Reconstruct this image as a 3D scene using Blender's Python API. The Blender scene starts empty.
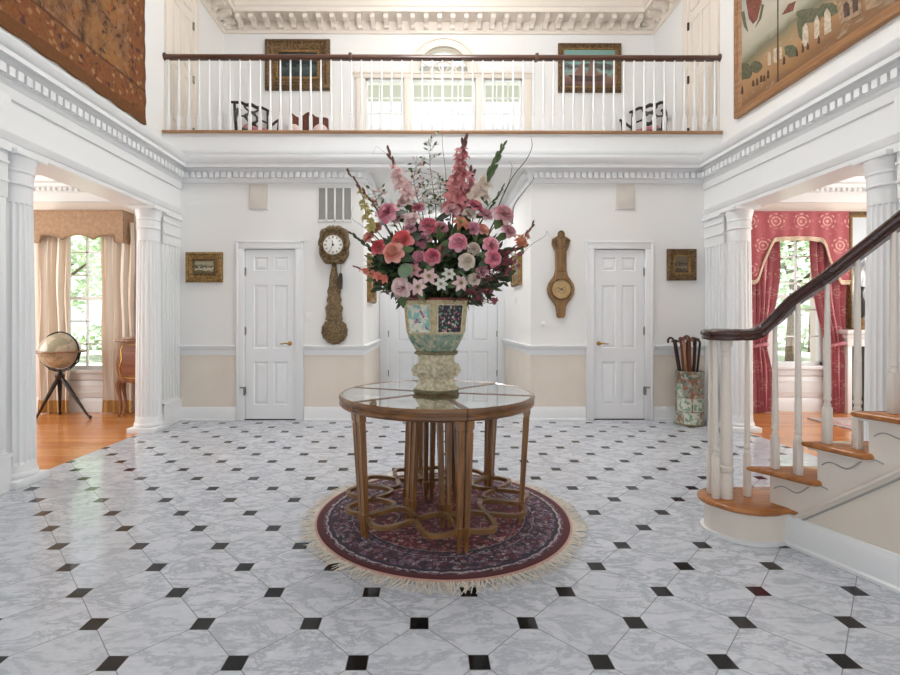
import bpy, bmesh, math, random
from mathutils import Vector, Matrix, Euler
PI = math.pi
sc = bpy.context.scene
COL = sc.collection
rnd = random.Random(7)
F = 471.5; PX = 427.0; PY = 320.0; EYE = 1.2
def X(px, Z): return (px-PX)/F*Z           # lateral place of a photo column at depth Z
def H(py, Z): return EYE+(PY-py)/F*Z       # height of a photo row at depth Z
def P(px, py, Z): return Vector((X(px, Z), Z, H(py, Z)))
def DF(py, h=0.0): return (EYE-h)*F/(py-PY)  # depth at which height h shows at row py

# ------------------------------------------------------------------ materials
class NT:
    def __init__(s, name):
        s.m = bpy.data.materials.new(name); s.m.use_nodes = True
        s.t = s.m.node_tree; s.t.nodes.clear()
        s.out = s.t.nodes.new('ShaderNodeOutputMaterial')
        s._c = None
    def n(s, typ, **kw):
        nd = s.t.nodes.new(typ)
        for k, v in kw.items():
            setattr(nd, k, v)
        return nd
    def link(s, a, b): s.t.links.new(a, b)
    def set(s, nd, i, v):
        if hasattr(v, 'is_output') or isinstance(v, bpy.types.NodeSocket): s.link(v, nd.inputs[i])
        elif v is not None: nd.inputs[i].default_value = v
    def coord(s, kind='Object'):
        if s._c is None: s._c = s.n('ShaderNodeTexCoord')
        return s._c.outputs[kind]
    def m1(s, op, a, b=None, c=None):
        nd = s.n('ShaderNodeMath', operation=op)
        s.set(nd, 0, a); s.set(nd, 1, b); s.set(nd, 2, c)
        return nd.outputs[0]
    def xyz(s, vec=None):
        nd = s.n('ShaderNodeSeparateXYZ'); s.link(vec or s.coord(), nd.inputs[0])
        return nd.outputs[0], nd.outputs[1], nd.outputs[2]
    def comb(s, x, y, z):
        nd = s.n('ShaderNodeCombineXYZ')
        for i, v in enumerate((x, y, z)): s.set(nd, i, v)
        return nd.outputs[0]
    def noise(s, scale, detail=3, rough=.5, vec=None, dist=0.0):
        nd = s.n('ShaderNodeTexNoise'); s.link(vec or s.coord(), nd.inputs['Vector'])
        nd.inputs['Scale'].default_value = scale; nd.inputs['Detail'].default_value = detail
        nd.inputs['Roughness'].default_value = rough; nd.inputs['Distortion'].default_value = dist
        return nd
    def voro(s, scale, vec=None, feature='F1'):
        nd = s.n('ShaderNodeTexVoronoi', feature=feature); s.link(vec or s.coord(), nd.inputs['Vector'])
        nd.inputs['Scale'].default_value = scale
        return nd
    def scale(s, sx, sy, sz, vec=None):
        nd = s.n('ShaderNodeMapping'); s.link(vec or s.coord(), nd.inputs[0])
        nd.inputs['Scale'].default_value = (sx, sy, sz)
        return nd.outputs[0]
    def ramp(s, fac, stops, interp='LINEAR'):
        nd = s.n('ShaderNodeValToRGB'); s.set(nd, 0, fac)
        cr = nd.color_ramp; cr.interpolation = interp
        while len(cr.elements) > 1: cr.elements.remove(cr.elements[0])
        for i, (p, c) in enumerate(stops):
            e = cr.elements[0] if i == 0 else cr.elements.new(p)
            e.position = p; e.color = (*lin(c), 1)
        return nd.outputs[0]
    def mix(s, fac, a, b):
        nd = s.n('ShaderNodeMix', data_type='RGBA')
        s.set(nd, 0, fac)
        for i, v in ((6, a), (7, b)):
            if isinstance(v, (tuple, list, str)): nd.inputs[i].default_value = (*lin(v), 1)
            else: s.link(v, nd.inputs[i])
        return nd.outputs[2]
    def rgb(s, c):
        nd = s.n('ShaderNodeRGB'); nd.outputs[0].default_value = (*lin(c), 1); return nd.outputs[0]
    def step(s, a, lo, hi):
        nd = s.n('ShaderNodeMapRange', clamp=True, interpolation_type='SMOOTHSTEP')
        s.set(nd, 0, a); nd.inputs[1].default_value = lo; nd.inputs[2].default_value = hi
        return nd.outputs[0]
    def finish(s, color, rough=.5, metal=0.0, bump=None, bstr=.3, bdist=.01, coat=0.0, sheen=0.0, trans=0.0, spec=.5):
        b = s.n('ShaderNodeBsdfPrincipled')
        if isinstance(color, (str, tuple, list)): b.inputs['Base Color'].default_value = (*lin(color), 1)
        else: s.link(color, b.inputs['Base Color'])
        s.set(b, 'Roughness', rough); s.set(b, 'Metallic', metal)
        b.inputs['Coat Weight'].default_value = coat; b.inputs['Sheen Weight'].default_value = sheen
        b.inputs['Specular IOR Level'].default_value = spec
        if bump is not None:
            bn = s.n('ShaderNodeBump'); bn.inputs['Strength'].default_value = bstr; bn.inputs['Distance'].default_value = bdist
            s.link(bump, bn.inputs['Height']); s.link(bn.outputs[0], b.inputs['Normal'])
        if trans:
            tr = s.n('ShaderNodeBsdfTranslucent')
            if isinstance(color, (str, tuple, list)): tr.inputs[0].default_value = (*lin(color), 1)
            else: s.link(color, tr.inputs[0])
            mx = s.n('ShaderNodeMixShader'); mx.inputs[0].default_value = trans
            s.link(b.outputs[0], mx.inputs[1]); s.link(tr.outputs[0], mx.inputs[2]); s.link(mx.outputs[0], s.out.inputs[0])
        else:
            s.link(b.outputs[0], s.out.inputs[0])
        return s.m
def lin(c):
    if isinstance(c, str):
        c = c.lstrip('#'); c = tuple(int(c[i:i+2], 16)/255 for i in (0, 2, 4))
    return tuple((v/12.92 if v <= .04045 else ((v+.055)/1.055)**2.4) for v in c[:3])
def plain(name, c, rough=.5, c2=None, scale=6, metal=0, bump=0, **kw):
    t = NT(name)
    nz = t.noise(scale, 4, .6)
    col = t.mix(t.step(nz.outputs[0], .35, .65), c, c2) if c2 else t.rgb(c)
    return t.finish(col, rough, metal, nz.outputs[0] if bump else None, bump or .1, .01, **kw)
M = {}
M['wall'] = plain('white_wall_paint', '#ebebea', .7, '#edebe8', 2)
M['trim'] = plain('white_gloss_paint', '#ecedee', .35)
M['door'] = plain('white_door_paint', '#eceef0', .3)
M['beige'] = plain('beige_panel_paint', '#e6dccf', .7, '#e3d8ca', 3)
M['cream_paint'] = plain('cream_paint', '#e9dfd4', .4)
M['pinkwall'] = plain('warm_room_paint', '#eadfd6', .75)
M['ceil'] = plain('ceiling_paint', '#f0f0ee', .8)
M['brass'] = plain('brass', '#b8914a', .3, metal=1)
M['steel'] = plain('dull_steel', '#8d8d88', .4, metal=1)
M['dark_metal'] = plain('dark_metal', '#2b2724', .4)
M['grille'] = plain('grey_louvre', '#a3a19c', .6)
M['speaker'] = plain('speaker_cloth', '#ded8d0', .9, '#d6cfc6', 300)
M['plate'] = plain('switch_plastic', '#f2f1ee', .3)
M['lawn'] = plain('lawn', '#bcc2ae', .9, '#b0b8a0', 2)
M['leafout'] = plain('tree_leaves', '#aec4a1', .8, '#cbdcbf', 1.6)
M['bark'] = plain('bark', '#6b5a48', .9, '#4c3f33', 12)
M['soffit'] = plain('porch_soffit', '#b9b6b0', .8)

def wood(name, c1, c2, rough=.35, axis='x', sc=14, coat=.0, bump=.05):
    t = NT(name)
    s = {'x': (1, sc, sc), 'y': (sc, 1, sc), 'z': (sc, sc, 1)}[axis]
    v = t.scale(*s)
    nz = t.noise(2.2, 5, .65, v, .6)
    col = t.mix(t.step(nz.outputs[0], .32, .7), c1, c2)
    return t.finish(col, rough, 0, nz.outputs[0], bump, .004, coat=coat)
M['rail'] = wood('mahogany_rail', '#43221a', '#351a13', .22, 'x', 5, .4, .02)
M['balc_rail'] = wood('walnut_rail', '#5e3a29', '#47291c', .3, 'x', 10, .2)
M['tread'] = wood('oak_tread', '#b9763c', '#96592a', .25, 'x', 12, .3)
M['nosing'] = wood('oak_nosing', '#b58a62', '#9c7350', .4, 'x', 12)
M['table'] = wood('honey_walnut', '#98693a', '#6c4523', .3, 'z', 16, .3)
M['table_top'] = wood('walnut_band', '#865a31', '#593a20', .28, 'x', 10, .3)
M['stretch'] = wood('stretcher_wood', '#8a6338', '#604023', .35, 'x', 10, .2)
M['desk'] = wood('commode_wood', '#97694c', '#734a33', .25, 'z', 10, .3)
M['inlay'] = wood('commode_inlay', '#7a4a38', '#8f5e48', .25, 'x', 18, .3)
M['black_lacquer'] = plain('black_lacquer', '#1d1412', .3, '#2c1b16', 8)
M['red_wood'] = wood('red_brown_wood', '#6f3a26', '#452014', .3, 'z', 8, .2)
M['rose_seat'] = plain('rose_seat_fabric', '#a8676b', .9, '#c08b8a', 40)
M['pink_seat'] = plain('pale_pink_cushion', '#e3d3cd', .9, '#d9c0bb', 40)
M['globe_leg'] = plain('ebony_wood', '#251c19', .35)
M['cane_dark'] = wood('dark_cane', '#3a1f16', '#24110c', .35, 'z', 10)
M['cane_light'] = wood('light_cane', '#b58c6a', '#94694a', .4, 'z', 10)
M['cane_red'] = wood('reddish_cane', '#71402c', '#552c1e', .35, 'z', 10)
M['clock_bronze'] = None

def gold(name, c1, c2, scale=60, rough=.38, metal=.75, b=.6):
    t = NT(name); v = t.voro(scale); nz = t.noise(scale*.6, 4, .6)
    col = t.mix(t.step(nz.outputs[0], .35, .65), c1, c2)
    h = t.m1('ADD', v.outputs[0], nz.outputs[0])
    return t.finish(col, rough, metal, h, b, .01)
M['gilt'] = gold('gilt_frame', '#a98650', '#765a34', 70, .42, .5)
M['gilt_dark'] = gold('dark_gilt_frame', '#836845', '#513d29', 60, .42, .5)
M['bronze'] = gold('embossed_bronze', '#96805c', '#5f4c36', 75, .4, .45, 1.0)
M['gilt_wood'] = wood('gilded_wood', '#987449', '#6f5131', .35, 'z', 12)

# marble floor with black corner tiles
S = .4276; TX, TY = -.2443, 1.6525
t = NT('marble_tiles')
x, y, z = t.xyz()
u = t.m1('DIVIDE', t.m1('SUBTRACT', x, TX), S); v = t.m1('DIVIDE', t.m1('SUBTRACT', y, TY), S)
def cell(a): return t.m1('ABSOLUTE', t.m1('SUBTRACT', t.m1('FRACT', t.m1('ADD', a, .5)), .5))
def sq(a, b): return t.m1('MAXIMUM', cell(a), cell(b))
uh = t.m1('ADD', u, .5); vh = t.m1('ADD', v, .5)
dsq = t.m1('MINIMUM', sq(u, v), sq(uh, vh))
black = t.m1('LESS_THAN', dsq, .083)
edge = t.m1('LESS_THAN', dsq, .0885)
pq = t.m1('ADD', u, v); qq = t.m1('SUBTRACT', u, v)
gd = t.m1('MINIMUM', cell(pq), cell(qq))
grout = t.m1('MAXIMUM', t.m1('LESS_THAN', gd, .0062), edge)
idv = t.comb(t.m1('FLOOR', pq), t.m1('FLOOR', qq), 0.0)
wn = t.n('ShaderNodeTexWhiteNoise', noise_dimensions='3D'); t.link(idv, wn.inputs[0])
off = t.n('ShaderNodeVectorMath', operation='MULTIPLY_ADD')
t.link(wn.outputs[1], off.inputs[0]); off.inputs[1].default_value = (9, 9, 9); t.link(t.coord(), off.inputs[2])
stv = t.scale(1.0, 2.2, 1, off.outputs[0])
n1 = t.noise(4.0, 8, .7, stv, .45); n2 = t.noise(20, 7, .75, stv, .25)
vein = t.m1('ABSOLUTE', t.m1('SUBTRACT', n1.outputs[0], .5))
mc = t.mix(t.step(n2.outputs[0], .3, .75), '#d2d5db', '#babdc5')
mc = t.mix(t.m1('MULTIPLY', t.m1('SUBTRACT', 1.0, t.step(vein, .0, .06)), .62), mc, '#8f949e')
mc = t.mix(t.m1('MULTIPLY', wn.outputs[0], .4), mc, '#bcc0c7')
mc = t.mix(grout, mc, '#8b8b89')
bl = t.mix(n2.outputs[0], '#0e0e10', '#1a1a1d')
mc = t.mix(black, mc, bl)
M['marble'] = t.finish(mc, .11, spec=.32)

# oak plank floor
t = NT('oak_planks')
x, y, z = t.xyz()
row = t.m1('DIVIDE', y, .085); ri = t.m1('FLOOR', row)
shift = t.n('ShaderNodeTexWhiteNoise', noise_dimensions='1D'); t.link(ri, shift.inputs['W'])
xx = t.m1('ADD', t.m1('DIVIDE', x, 1.3), t.m1('MULTIPLY', shift.outputs[0], 5.0))
w2 = t.n('ShaderNodeTexWhiteNoise', noise_dimensions='2D'); t.link(t.comb(ri, t.m1('FLOOR', xx), 0.0), w2.inputs[0])
nz = t.noise(3, 4, .6, t.scale(2, 26, 1))
pc = t.mix(w2.outputs[0], '#d8955a', '#c27a40')
pc = t.mix(t.m1('MULTIPLY', t.step(nz.outputs[0], .4, .75), .5), pc, '#a86833')
gap = t.m1('GREATER_THAN', t.m1('ABSOLUTE', t.m1('SUBTRACT', t.m1('FRACT', row), .5)), .482)
pc = t.mix(t.m1('MULTIPLY', gap, .6), pc, '#7a4720')
M['oak'] = t.finish(pc, .22, coat=.2)

# glass
t = NT('clear_glass')
tr = t.n('ShaderNodeBsdfTransparent'); gl = t.n('ShaderNodeBsdfGlossy'); gl.inputs['Roughness'].default_value = .02
fr = t.n('ShaderNodeFresnel'); fr.inputs[0].default_value = 1.45; ge = t.n('ShaderNodeNewGeometry')
mx = t.n('ShaderNodeMixShader'); t.link(t.m1('MULTIPLY', fr.outputs[0], t.m1('SUBTRACT', 1.0, ge.outputs['Backfacing'])), mx.inputs[0]); t.link(tr.outputs[0], mx.inputs[1]); t.link(gl.outputs[0], mx.inputs[2]); t.link(mx.outputs[0], t.out.inputs[0])
M['glass'] = t.m
t = NT('table_glass')
tr = t.n('ShaderNodeBsdfTransparent'); tr.inputs[0].default_value = (.9, .92, .9, 1)
gl = t.n('ShaderNodeBsdfGlossy'); gl.inputs['Roughness'].default_value = .015; gl.inputs[0].default_value = (.95, .96, .95, 1)
ge = t.n('ShaderNodeNewGeometry')
mx = t.n('ShaderNodeMixShader'); t.link(t.m1('MULTIPLY', .8, t.m1('SUBTRACT', 1.0, ge.outputs['Backfacing'])), mx.inputs[0])
t.link(tr.outputs[0], mx.inputs[1]); t.link(gl.outputs[0], mx.inputs[2]); t.link(mx.outputs[0], t.out.inputs[0])
M['tglass'] = t.m

# ------------------------------------------------------------------ mesh builder
class MB:
    def __init__(s): s.v = []; s.f = []; s.mi = []; s.m = 0
    def add(s, vs, fs):
        b = len(s.v); s.v += [Vector(p) for p in vs]
        for f in fs: s.f.append([b+i for i in f]); s.mi.append(s.m)
        return s
    def box(s, x0, x1, y0, y1, z0, z1):
        if x0 > x1: x0, x1 = x1, x0
        if y0 > y1: y0, y1 = y1, y0
        if z0 > z1: z0, z1 = z1, z0
        vs = [(x, y, z) for z in (z0, z1) for y in (y0, y1) for x in (x0, x1)]
        return s.add(vs, [(0,2,3,1),(4,5,7,6),(0,1,5,4),(2,6,7,3),(0,4,6,2),(1,3,7,5)])
    def cbox(s, x0, x1, y0, y1, z0, z1, c=.006):
        """box with chamfered edges"""
        if x0 > x1: x0, x1 = x1, x0
        if y0 > y1: y0, y1 = y1, y0
        if z0 > z1: z0, z1 = z1, z0
        bm = bmesh.new(); bmesh.ops.create_cube(bm, size=1)
        for q in bm.verts: q.co = Vector(((x0+x1)/2+q.co.x*(x1-x0), (y0+y1)/2+q.co.y*(y1-y0), (z0+z1)/2+q.co.z*(z1-z0)))
        c = min(c, (x1-x0)*.4, (y1-y0)*.4, (z1-z0)*.4)
        bmesh.ops.bevel(bm, geom=bm.edges[:], offset=c, segments=2, affect='EDGES', profile=.5)
        bm.verts.index_update()
        s.add([q.co.copy() for q in bm.verts], [[q.index for q in f.verts] for f in bm.faces]); bm.free()
        return s
    def lathe(s, prof, c=(0,0,0), seg=32, axis=None, rot=0.0, mod=None, sx=1, sy=1, cap=True):
        """prof: list of (r, z); axis: direction; mod(angle, z, r)->r"""
        vs = []; n = len(prof)
        for r, z in prof:
            for k in range(seg):
                a = rot+2*PI*k/seg
                rr = mod(a, z, r) if mod else r
                vs.append(Vector((rr*math.cos(a)*sx, rr*math.sin(a)*sy, z)))
        if axis is not None:
            q = Vector((0,0,1)).rotation_difference(Vector(axis).normalized())
            vs = [q @ p for p in vs]
        vs = [p+Vector(c) for p in vs]
        fs = []
        for i in range(n-1):
            for k in range(seg):
                k2 = (k+1) % seg
                fs.append((i*seg+k, i*seg+k2, (i+1)*seg+k2, (i+1)*seg+k))
        if cap and prof[0][0] > 1e-6: fs.append(tuple(reversed(range(seg))))
        if cap and prof[-1][0] > 1e-6: fs.append(tuple((n-1)*seg+k for k in range(seg)))
        return s.add(vs, fs)
    def ball(s, c, rx, ry=None, rz=None, seg=16, rings=10):
        ry = ry or rx; rz = rz or rx
        prof = [(math.sin(PI*i/rings), -math.cos(PI*i/rings)) for i in range(rings+1)]
        b = len(s.v)
        s.lathe([(max(r, 1e-7), z) for r, z in prof], (0,0,0), seg)
        for i in range(b, len(s.v)):
            p = s.v[i]; s.v[i] = Vector((p.x*rx+c[0], p.y*ry+c[1], p.z*rz+c[2]))
        return s
    def tube(s, pts, r, seg=8, closed=False, flat=None):
        """r number or list; flat=(a,b) scales the cross-section"""
        pts = [Vector(p) for p in pts]; n = len(pts)
        rs = r if isinstance(r, (list, tuple)) else [r]*n
        vs = []; up = None
        for i in range(n):
            if closed: d = pts[(i+1) % n]-pts[i-1]
            else: d = pts[min(i+1, n-1)]-pts[max(i-1, 0)]
            d.normalize()
            if flat:
                u = Vector((0,0,1)).cross(d)
                u = u.normalized() if u.length > 1e-4 else Vector((1,0,0))
            elif up is None:
                u = d.orthogonal().normalized()
            else:
                u = (up-d*up.dot(d)).normalized()
            up = u; w = d.cross(u)
            fa, fb = flat or (1, 1)
            for k in range(seg):
                a = 2*PI*(k+(.5 if flat else 0))/seg
                vs.append(pts[i]+u*math.cos(a)*rs[i]*fa+w*math.sin(a)*rs[i]*fb)
        fs = []
        for i in range(n if closed else n-1):
            j = (i+1) % n
            for k in range(seg):
                k2 = (k+1) % seg
                fs.append((i*seg+k, i*seg+k2, j*seg+k2, j*seg+k))
        if not closed:
            fs.append(tuple(reversed(range(seg)))); fs.append(tuple((n-1)*seg+k for k in range(seg)))
        return s.add(vs, fs)
    def prism(s, poly, a0, a1, plane='xz'):
        """poly of 2-D points extruded along the third axis from a0 to a1"""
        def pt(p, a):
            return {'xz': (p[0], a, p[1]), 'xy': (p[0], p[1], a), 'yz': (a, p[0], p[1])}[plane]
        n = len(poly)
        vs = [pt(p, a0) for p in poly]+[pt(p, a1) for p in poly]
        fs = [tuple(range(n)), tuple(range(2*n-1, n-1, -1))]
        for i in range(n): fs.append((i, (i+1) % n, n+(i+1) % n, n+i))
        return s.add(vs, fs)
    def sweep(s, path, prof, closed=False):
        """sweep a moulding profile (d = out from the wall, z) along a plan path; room lies on the right of travel"""
        n = len(path); m = len(prof); vs = []
        pth = [Vector((p[0], p[1])) for p in path]
        segs = []
        for i in range(n if closed else n-1):
            d = (pth[(i+1) % n]-pth[i]).normalized(); segs.append(Vector((d.y, -d.x)))
        for i in range(n):
            if closed: a, b = segs[i-1], segs[i % len(segs)]
            else: a = segs[max(i-1, 0)]; b = segs[min(i, len(segs)-1)]
            o = (a+b)/(1+a.dot(b))
            for d, z in prof: vs.append((pth[i].x+o.x*d, pth[i].y+o.y*d, z))
        fs = []
        for i in range(n if closed else n-1):
            j = (i+1) % n
            for k in range(m-1): fs.append((i*m+k, j*m+k, j*m+k+1, i*m+k+1))
        if not closed:
            fs.append(tuple(range(m))); fs.append(tuple((n-1)*m+k for k in reversed(range(m))))
        return s.add(vs, fs)
    def xf(s, mat, start=0):
        for i in range(start, len(s.v)): s.v[i] = mat @ s.v[i]
        return s
ORG = {}
def base_of(o): return ORG.get(o.name, Vector((0,0,0)))
def obj(name, mb, mat, parent=None, smooth=30, center=None):
    """link one mesh object. Verts are in the parent's root space when the root is 'local', else in world space."""
    me = bpy.data.meshes.new(name)
    o = bpy.data.objects.new(name, me)
    if parent is not None:
        off = base_of(parent); o.parent = parent; ORG[o.name] = off
        vs = [p-off for p in mb.v]
    else:
        if center is None:
            xs = [p.x for p in mb.v]; ys = [p.y for p in mb.v]; zs = [p.z for p in mb.v]
            center = Vector(((min(xs)+max(xs))/2, (min(ys)+max(ys))/2, min(zs)))
        center = Vector(center); o.location = center; ORG[o.name] = center
        vs = [p-center for p in mb.v]
    me.from_pydata([tuple(p) for p in vs], [], mb.f)
    mats = mat if isinstance(mat, (list, tuple)) else [mat]
    for q in mats: me.materials.append(M[q] if isinstance(q, str) else q)
    if len(mats) > 1: me.polygons.foreach_set('material_index', mb.mi)
    bm = bmesh.new(); bm.from_mesh(me); bmesh.ops.recalc_face_normals(bm, faces=bm.faces[:]); bm.to_mesh(me); bm.free()
    if smooth:
        me.polygons.foreach_set('use_smooth', [True]*len(me.polygons))
        me.set_sharp_from_angle(angle=math.radians(smooth))
    me.update()
    COL.objects.link(o)
    return o
def tag(o, label=None, cat=None, group=None, kind=None):
    if label: o['label'] = label
    if cat: o['category'] = cat
    if group: o['group'] = group
    if kind: o['kind'] = kind
    return o
def thing(name, label, cat, loc=(0,0,0), group=None, local=False, rz=0.0, kind=None):
    o = bpy.data.objects.new(name, None); COL.objects.link(o)
    o.empty_display_size = .1
    o.location = loc; o.rotation_euler = (0, 0, rz)
    ORG[o.name] = Vector((0,0,0)) if local else Vector(loc)
    return tag(o, label, cat, group, kind)
def copy_tree(o, parent=None):
    c = o.copy(); COL.objects.link(c)
    if parent is not None: c.parent = parent
    for ch in list(o.children): copy_tree(ch, c)
    return c
def struct(name, mb, mat, label, cat, parent=None, smooth=30, center=None):
    o = obj(name, mb, mat, parent, smooth, center)
    if parent is None: tag(o, label, cat, kind='structure')
    return o
# ------------------------------------------------------------------ camera, world, lights
cam = bpy.data.cameras.new('camera'); co = bpy.data.objects.new('camera', cam); COL.objects.link(co)
cam.sensor_width = 36; cam.lens = F/900*36; cam.clip_start = .02
YAW = -.004
co.location = (0, 0, EYE); co.rotation_euler = (PI/2, 0, YAW)
cam.shift_x = (450-(PX-F*YAW))/900; cam.shift_y = -(337.5-PY)/900
sc.camera = co
sc.view_settings.view_transform = 'Standard'; sc.view_settings.look = 'None'
sc.view_settings.exposure = 0.30; sc.view_settings.gamma = 1; sc.view_settings.use_curve_mapping = False
w = bpy.data.worlds.new('sky'); sc.world = w; w.use_nodes = True
bg = w.node_tree.nodes['Background']; bg.inputs[0].default_value = (.93, .97, 1.0, 1); bg.inputs[1].default_value = 1.1
def area(name, loc, rot, sx, sy, power, col=(1,1,1)):
    l = bpy.data.lights.new(name, 'AREA'); l.shape = 'RECTANGLE'; l.size = sx; l.size_y = sy; l.energy = power; l.color = col
    o = bpy.data.objects.new(name, l); COL.objects.link(o); o.location = loc; o.rotation_euler = rot; return o
def point(name, loc, power, r, col=(1,1,1)):
    l = bpy.data.lights.new(name, 'POINT'); l.energy = power; l.shadow_soft_size = r; l.color = col
    o = bpy.data.objects.new(name, l); COL.objects.link(o); o.location = loc; return o
point('chandelier_light', (.2, 4.1, 5.5), 165, .55, (1, .985, .965))
area('front_window_light', (.2, -2.3, 3.2), (math.radians(78), 0, 0), 4.0, 3.6, 6, (.96, .98, 1))
point('gallery_light', (.2, 6.3, 6.15), 14, .3, (1, .93, .84))
area('alcove_fill', (.25, 6.7, 2.985), (0, 0, 0), .35, .35, 19, (1, .98, .96))  # fill light added to brighten the alcove; no known fixture there
area('left_room_window_light', (-6.5, 3.9, 1.6), (0, math.radians(-90), 0), 1.8, 3.2, 75, (1, .99, .98))
area('right_room_window_light', (6.9, 3.9, 1.6), (0, math.radians(90), 0), 1.8, 3.2, 75, (1, .99, .98))

sl_ = bpy.data.lights.new('sun', 'SUN'); sl_.energy = 9; sl_.angle = .01; so = bpy.data.objects.new('sun', sl_); COL.objects.link(so)
so.rotation_euler = Vector((.12, .45, -.88)).to_track_quat('-Z', 'Y').to_euler()

# ------------------------------------------------------------------ room constants
XL, XR = -2.95, 3.335            # lower walls (column fronts)
UL, UR = -3.17, 3.55             # upper walls
YB, YA, YG = 5.66, 7.55, 7.36     # back wall, alcove back, gallery back wall
A0, A1 = -.761, 1.248            # alcove sides
YS = 6.18                        # side-room back walls
FL2 = 3.457                      # gallery floor
TOP = 6.35

def wall_grid(const, t, a0, a1, z0, z1, holes, axis='y'):
    """solid wall with rectangular holes; axis is the wall's normal"""
    mb = MB()
    cuts = sorted({a0, a1, *[h[0] for h in holes], *[h[1] for h in holes]})
    cuts = [c for c in cuts if a0 <= c <= a1]
    for i in range(len(cuts)-1):
        c0, c1 = cuts[i], cuts[i+1]; m = (c0+c1)/2
        hs = sorted([(h[2], h[3]) for h in holes if h[0] < m < h[1]])
        z = z0
        for h0, h1 in hs+[(z1, z1)]:
            if h0 > z+1e-5:
                if axis == 'y': mb.box(c0, c1, const, const+t, z, h0)
                else: mb.box(const, const+t, c0, c1, z, h0)
            z = max(z, h1)
    return mb

# ------------------------------------------------------------------ floors
struct('floor', MB().box(XL-.09, XR+.09, -2.6, YA+.1, -.12, 0), 'marble', 'white marble tile floor with small black corner squares', 'floor', center=(0, 0, 0))
struct('floor_left', MB().box(-6.8, XL-.09, 0, YS+.1, -.12, .0), 'oak', 'warm oak plank floor of the room with the globe', 'floor')
struct('floor_right', MB().box(XR+.09, 7.2, 0, YS+.1, -.12, .0), 'oak', 'warm oak plank floor of the room with red curtains', 'floor')

# ------------------------------------------------------------------ lower back wall
LD = (-2.19, -1.568, 0, 2.052); RD = (1.998, 2.624, 0, 2.052)
mb = wall_grid(YB, .16, XL-.3, A0, 0, 3.12, [LD])
struct('wall_back', mb, 'wall', 'white back wall with the clock beside the left door', 'wall', smooth=0)
mb = wall_grid(YB, .16, A1, XR+.3, 0, 3.12, [RD])
struct('wall_back', mb, 'wall', 'white back wall with the barometer beside the right door', 'wall', smooth=0)
mb = MB().box(XL-.3, XL-.02, YB+.0, YS, 0, 3.12)
struct('wall_left', mb, 'trim', 'white wall end beside the left column', 'wall', smooth=0)
mb = MB().box(XR+.02, XR+.3, YB, YS, 0, 3.12)
struct('wall_right', mb, 'trim', 'white wall end beside the right column', 'wall', smooth=0)
# alcove
DD = (-.235+.0, .735+.0, 0, 2.06)
ax0, ax1 = X(388, YA), X(497.5, YA)
mb = wall_grid(YA, .16, A0-.16, A1+.16, 0, 3.12, [(ax0, ax1, 0, 2.06)])
mb.box(A0-.16, A0, YB+.16, YA, 0, 3.12); mb.box(A1, A1+.16, YB+.16, YA, 0, 3.12)
struct('wall_alcove', mb, 'wall', 'white walls of the alcove behind the flowers', 'wall', smooth=0)
struct('ceiling_alcove', MB().box(A0-.1, A1+.1, YB, YA+.1, 3.0, 3.1), 'ceil', 'white ceiling over the alcove', 'ceiling')
# balcony slab / upper hall
struct('floor_gallery', MB().box(UL-.1, UR+.1, YB, YA+.1, 3.1, FL2-.02), 'trim', 'white edge of the gallery floor under the balusters', 'balcony floor')

# ------------------------------------------------------------------ upper walls and ceiling
struct('wall_left_upper', MB().box(UL-.2, UL, -2.6, YA+.1, 3.0, TOP), 'wall', 'white upper wall with the tapestry', 'wall')
struct('wall_right_upper', MB().box(UR, UR+.2, -2.6, YA+.1, 3.0, TOP), 'wall', 'white upper wall with the large painting', 'wall')
WC = X(443.5, YG); RA = .43; ZSP = H(73, YG)
ZWT = H(79, YG)
wins = [(X(365.5, YG), X(404, YG), 3.9, ZWT), (X(411.5, YG), X(475.5, YG), 3.9, ZWT), (X(483.5, YG), X(522, YG), 3.9, ZWT)]
mb = wall_grid(YG, .2, UL-.1, UR+.1, FL2-.3, TOP, [w_ for w_ in wins]+[(WC-RA, WC+RA, ZSP, ZSP+RA+.02)])
N = 20
for i in range(N):
    a, b = PI*i/N, PI*(i+1)/N
    x0, x1 = WC+RA*math.cos(a), WC+RA*math.cos(b)
    za, zb = ZSP+RA*math.sin(a), ZSP+RA*math.sin(b)
    mb.prism([(x0, za), (x1, zb), (x1, ZSP+RA+.02), (x0, ZSP+RA+.02)], YG, YG+.2, 'xz')
struct('wall_gallery', mb, 'wall', 'far white wall of the upper gallery with the arched window', 'wall', smooth=0)
struct('ceiling', MB().box(UL-.2, UR+.2, -2.6, YA+.3, TOP, TOP+.15), 'ceil', 'white ceiling high over the hall', 'ceiling')
# front wall behind the viewpoint, with openings that let daylight in
mb = wall_grid(-2.6, .15, UL-.2, UR+.2, 0, TOP, [(-2.3, -.9, .3, 2.6), (-.45, .85, 0, 2.6), (1.3, 2.7, .3, 2.6), (-1.6, 2.0, 3.6, 5.7)])
struct('wall_front', mb, 'wall', 'white entrance wall with tall openings behind the viewpoint', 'wall', smooth=0)

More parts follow.
